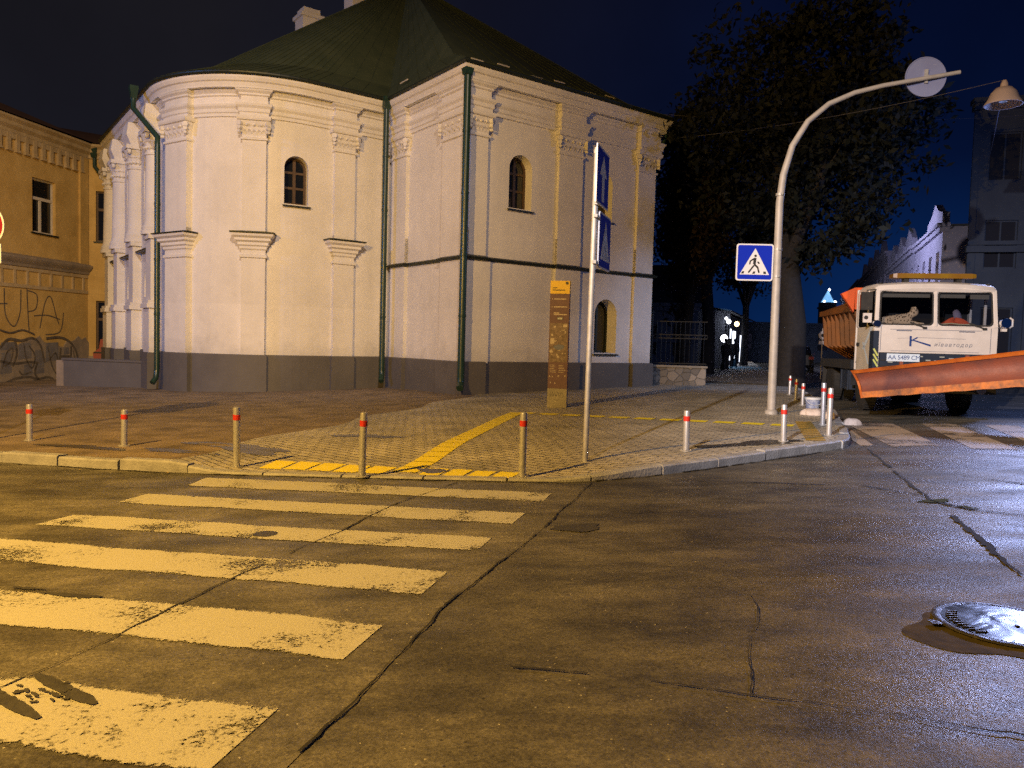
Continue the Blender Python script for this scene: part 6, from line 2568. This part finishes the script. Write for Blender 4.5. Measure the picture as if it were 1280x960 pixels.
# chassis, tank, wheels
m = MB()
m.box(-.45, -.30, .3, 5.6, .62, .90)
m.box(.30, .45, .3, 5.6, .62, .90)
m.box(-.3, .3, 2.0, 2.2, .62, .90)
m.build('chassis', 'black', tk)
m = MB()
m.box(-1.18, -.5, 2.35, 3.35, .42, 1.0)
m.box(-1.2, -1.182, 2.45, 2.55, .40, 1.02)
m.box(-1.2, -1.182, 3.15, 3.25, .40, 1.02)
m.build('fuel_tank', 'grille', tk)
for x in (-1.02, 1.02):
    for y, dbl in ((1.35, 0), (4.7, 1)):
        for k in range(1 + dbl):
            xx = x - (x / abs(x)) * .33 * k
            Tw = Matrix.Translation((xx, y, .52)) @ Matrix.Rotation(R(90), 4, 'Y')
            m = MB()
            m.lathe([(.30, -.13), (.46, -.14), (.515, -.11), (.52, -.05), (.52, .05), (.515, .11), (.46, .14), (.30, .13)], 32, Tw)
            for j in range(32):
                a = 2 * pi * j / 32
                m.box(-.11, .11, -.02, .02, .515, .53, Matrix.Translation((xx, y, .52)) @ Matrix.Rotation(a, 4, 'X'))
            wh = m.build('wheel', 'black', tk, smooth=True)
            m = MB()
            m.lathe([(.001, -.06), (.14, -.08), (.16, -.02), (.28, -.06), (.30, -.12), (.305, .12), (.28, .06), (.16, .02), (.001, .04)], 24, Tw)
            m.build('rim', 'galv', wh, smooth=True)
for x0, x1 in ((-1.24, -.80), (.80, 1.24)):
    m = MB()
    pr_ = [(1.35 + .62 * cos(a), .55 + .62 * sin(a)) for a in [pi * k / 10 for k in range(11)]]
    for a, b in zip(pr_, pr_[1:]):
        m.loft([[(x0, a[0], a[1]), (x1, a[0], a[1]), (x1, a[0] * .998, a[1] + .02), (x0, a[0] * .998, a[1] + .02)], [(x0, b[0], b[1]), (x1, b[0], b[1]), (x1, b[0], b[1] + .02), (x0, b[0], b[1] + .02)]])
    m.build('mudguard', 'black', tk)
m = MB()
m.box(-1.22, -.55, 5.3, 5.34, .25, 1.05)
m.build('mud_flap', 'black', tk)
m = MB()
m.box(.55, 1.22, 5.3, 5.34, .25, 1.05)
m.build('mud_flap', 'black', tk)
# hopper body: V-shaped sand hopper with ribs
m = MB()
hr = [[(-1.30, 1.95, 2.42), (1.30, 1.95, 2.42), (.55, 2.05, 1.18), (-.55, 2.05, 1.18)],
      [(-1.30, 5.5, 2.42), (1.30, 5.5, 2.42), (.55, 5.3, 1.18), (-.55, 5.3, 1.18)]]
hr = [[(a, y, z) for a, y, z in r_] for r_ in hr]
m.loft(hr)
m.box(-1.34, -1.26, 1.93, 5.54, 2.38, 2.52)
m.box(1.26, 1.34, 1.93, 5.54, 2.38, 2.52)
m.add([(-1.30, 1.96, 2.52), (1.30, 1.96, 2.52), (1.0, 2.3, 2.75), (-1.0, 2.3, 2.75), (-1.3, 5.5, 2.52), (1.3, 5.5, 2.52)], [(0, 1, 2, 3), (0, 3, 4), (1, 5, 2), (3, 2, 5, 4)])
hp = m.build('hopper', 'hopper', tk)
for k in range(7):
    y = 2.2 + k * .5
    for s__ in (-1, 1):
        m = MB()
        m.add([(s__ * 1.31, y - .04, 2.37), (s__ * 1.31, y + .04, 2.37), (s__ * .60, y + .06, 1.2), (s__ * .60, y - .02, 1.2), (s__ * 1.24, y - .04, 1.55), (s__ * 1.24, y + .04, 1.55)],
              [(0, 1, 5, 4), (4, 5, 2, 3), (0, 4, 3), (1, 2, 5)])
        m.build('hopper_rib', 'hopper', hp)
m = MB()
m.box(-1.28, 1.28, 1.75, 1.90, 2.42, 2.95)
m.add([(-1.28, 1.75, 2.95), (-1.28, 1.9, 2.95), (-1.60, 1.9, 2.80), (-1.60, 1.75, 2.80), (-1.30, 1.9, 2.35), (-1.30, 1.75, 2.35)], [(0, 1, 2, 3), (3, 2, 4, 5), (0, 3, 5), (1, 4, 2)])
m.build('headboard', 'bright_orange', tk)
m = MB()
m.box(-1.25, 1.25, 2.0, 5.5, .95, 1.17)
m.build('subframe', 'black', tk)

# plough blade: curved mouldboard, raised and angled
PL0, PL1 = Vector((-1.90, -1.10, 0)), Vector((1.75, -3.18, 0))
pdv = (PL1 - PL0).normalized()
pn_ = Vector((pdv.y, -pdv.x, 0))          # forwards (towards the camera)
if pn_.y > 0:
    pn_ = -pn_


def blade_ring(t, prof):
    c = PL0.lerp(PL1, t)
    zb_ = .42 + .56 * t
    sc_ = .82 + .20 * t
    return [c + pn_ * a + pdv * (.24 * (1 - b / .69) * (1 - t)) + Vector((0, 0, zb_ + b * sc_)) for a, b in prof]


front = [(.10, .10), (.03, .18), (-.03, .28), (-.05, .40), (-.02, .52), (.05, .60)]
back = [(a - .025, b + .0) for a, b in front][::-1]
m = MB()
m.loft([blade_ring(k / 16, front + back) for k in range(17)])
plo = m.build('plough_blade', 'rust', tk, smooth=True)
m = MB()
m.loft([blade_ring(k / 16, [(.045, .602), (.085, .605), (.115, .66), (.07, .69), (.0, .66), (.0, .602)]) for k in range(17)])
m.build('top_edge', 'orange', plo)
m = MB()
m.loft([blade_ring(k / 24, [(.135, .0 + .008 * sin(k * 2.1)), (.112, .145), (.075, .145), (.09, .0 + .008 * sin(k * 2.1))]) for k in range(25)])
m.build('scraper_edge', 'orange_edge', plo)
m = MB()
m.loft([blade_ring(-.001, [(.14, 0), (.10, .1), (.04, .2), (0, .3), (-.02, .42), (.05, .6), (.12, .69), (-.12, .69), (-.14, .3), (-.05, 0)]),
        blade_ring(-.012, [(.14, 0), (.10, .1), (.04, .2), (0, .3), (-.02, .42), (.05, .6), (.12, .69), (-.12, .69), (-.14, .3), (-.05, 0)])])
m.build('end_plate', 'orange', plo)
m = MB()
for t in (.22, .50, .78):
    c = PL0.lerp(PL1, t)
    zb_ = .42 + .56 * t
    m.loft([[c + pn_ * -.08 + Vector((0, 0, zb_ + .2)) + pdv * s__ for s__ in (-.03, .03)] + [c + pn_ * -.08 + Vector((0, 0, zb_ + .55)) + pdv * s__ for s__ in (.03, -.03)],
            [c + pn_ * -.24 + Vector((0, 0, zb_ + .25)) + pdv * s__ for s__ in (-.03, .03)] + [c + pn_ * -.24 + Vector((0, 0, zb_ + .45)) + pdv * s__ for s__ in (.03, -.03)]])
    m.box(c.x - .03, c.x + .03, c.y + .08, c.y + .14, zb_ + .45, zb_ + .66)
m.tube([(-.5, -.05, .7), PL0.lerp(PL1, .35) - pn_ * .2 + Vector((0, 0, .86))], .06, 8)
m.tube([(.5, -.05, .7), PL0.lerp(PL1, .62) - pn_ * .2 + Vector((0, 0, 1.0))], .06, 8)
m.tube([(-.1, -.05, 1.0), PL0.lerp(PL1, .48) - pn_ * .2 + Vector((0, 0, 1.05))], .04, 8)
m.build('plough_mount', 'rust', plo)
m = MB()
c = PL0.lerp(PL1, .965)
m.loft([[c + Vector((x, y, z)) for x, y in ((-.02, -.02), (.20, -.02), (.20, .02), (-.02, .02))] for z in (1.38,)] + [[c + Vector((x, y, 1.82)) for x, y in ((.10, -.02), (.22, -.02), (.22, .02), (.10, .02))]])
m.tube([c + Vector((.12, 0, 1.05)), c + Vector((.14, 0, 1.4))], .015, 6)
m.build('marker_flag', 'bright_orange', plo)

# things lying in the cab
TKM = Matrix.Translation((9.30, 16.98, gz(9.3))) @ Matrix.Rotation(R(-10.4), 4, 'Z')


def skin_obj(name, nodes, edges, material, label, cat, loc, rz, root=0):
    me = D.meshes.new(name)
    me.from_pydata([n_[0] for n_ in nodes], edges, [])
    o = D.objects.new(name, me)
    COL.objects.link(o)
    me.materials.append(M[material])
    md = o.modifiers.new('skin', 'SKIN')
    md.use_smooth_shade = True
    for k, n_ in enumerate(nodes):
        me.skin_vertices[0].data[k].radius = (n_[1], n_[1])
    me.skin_vertices[0].data[root].use_root = True
    s_ = o.modifiers.new('sub', 'SUBSURF')
    s_.levels = 1
    s_.render_levels = 2
    o.location = loc
    o.rotation_euler.z = rz
    o.scale = (1.08, 1.0, 1.30)
    return tag(o, label, cat)


lc = TKM @ Vector((-.66, .30, 1.99))
skin_obj('plush_leopard',
         [((-.02, 0, .10), .095), ((-.18, 0, .10), .09), ((-.32, .01, .08), .075), ((-.42, .03, .04), .035), ((-.50, .06, .03), .025),
          ((.12, 0, .11), .085), ((.20, -.01, .18), .05), ((.27, -.02, .24), .072), ((.35, -.03, .21), .045),
          ((.24, .06, .325), .026), ((.26, -.10, .325), .026),
          ((.22, -.05, .055), .042), ((.34, -.07, .035), .032), ((.46, -.08, .03), .028),
          ((.22, .06, .055), .04), ((.33, .07, .035), .03),
          ((-.28, -.08, .05), .05), ((-.16, -.11, .03), .032)],
         [(0, 1), (1, 2), (2, 3), (3, 4), (0, 5), (5, 6), (6, 7), (7, 8), (7, 9), (7, 10), (5, 11), (11, 12), (12, 13), (5, 14), (14, 15), (1, 16), (16, 17)],
         'plush', 'spotted plush leopard lying on the dashboard behind the windscreen', 'plush toy', lc, R(-10.4))
# work vest, cap
vp = TKM @ Vector((.48, .32, 1.988))
vt = thing('work_vest', 'crumpled orange work vest on the dashboard behind the windscreen', 'work vest', vp, R(-10.4))
m = MB()
rnd = random.Random(12)
rings = []
for j in range(7):
    t = j / 6
    rings.append([((.34 - .10 * t) * cos(a) * (1 + .2 * sin(3 * a + 1)) * max(.03, cos(t * 1.5)), (.10 - .03 * t) * sin(a) * max(.03, cos(t * 1.5)), .16 * sin(t * 1.57) * (1 + .35 * sin(2 * a + .8))) for a in [2 * pi * k / 22 for k in range(22)]])
m.loft(rings)
m.build('cloth', 'hivis', vt, smooth=True, angle=80)
m = MB()
m.tube([(-.32, -.10, .05), (-.1, -.115, .075), (.12, -.115, .05), (.30, -.09, .06)], .014, 6)
m.build('reflective_strip', 'reflect', vt, smooth=True)
cp2 = TKM @ Vector((.60, .46, 2.26))
ct = MB()
ct.lathe([(.001, .05), (.06, .045), (.11, .02), (.125, -.02), (.12, -.05)], 18, Matrix.Rotation(R(60), 4, 'X') @ Matrix.Rotation(R(20), 4, 'Y') @ Matrix.Diagonal((.75, 1.25, 1, 1)))
o = ct.build('cap', 'helmet', None, smooth=True)
o.location = cp2
tag(o, 'lilac grey cap leaning above the orange work vest', 'cap')
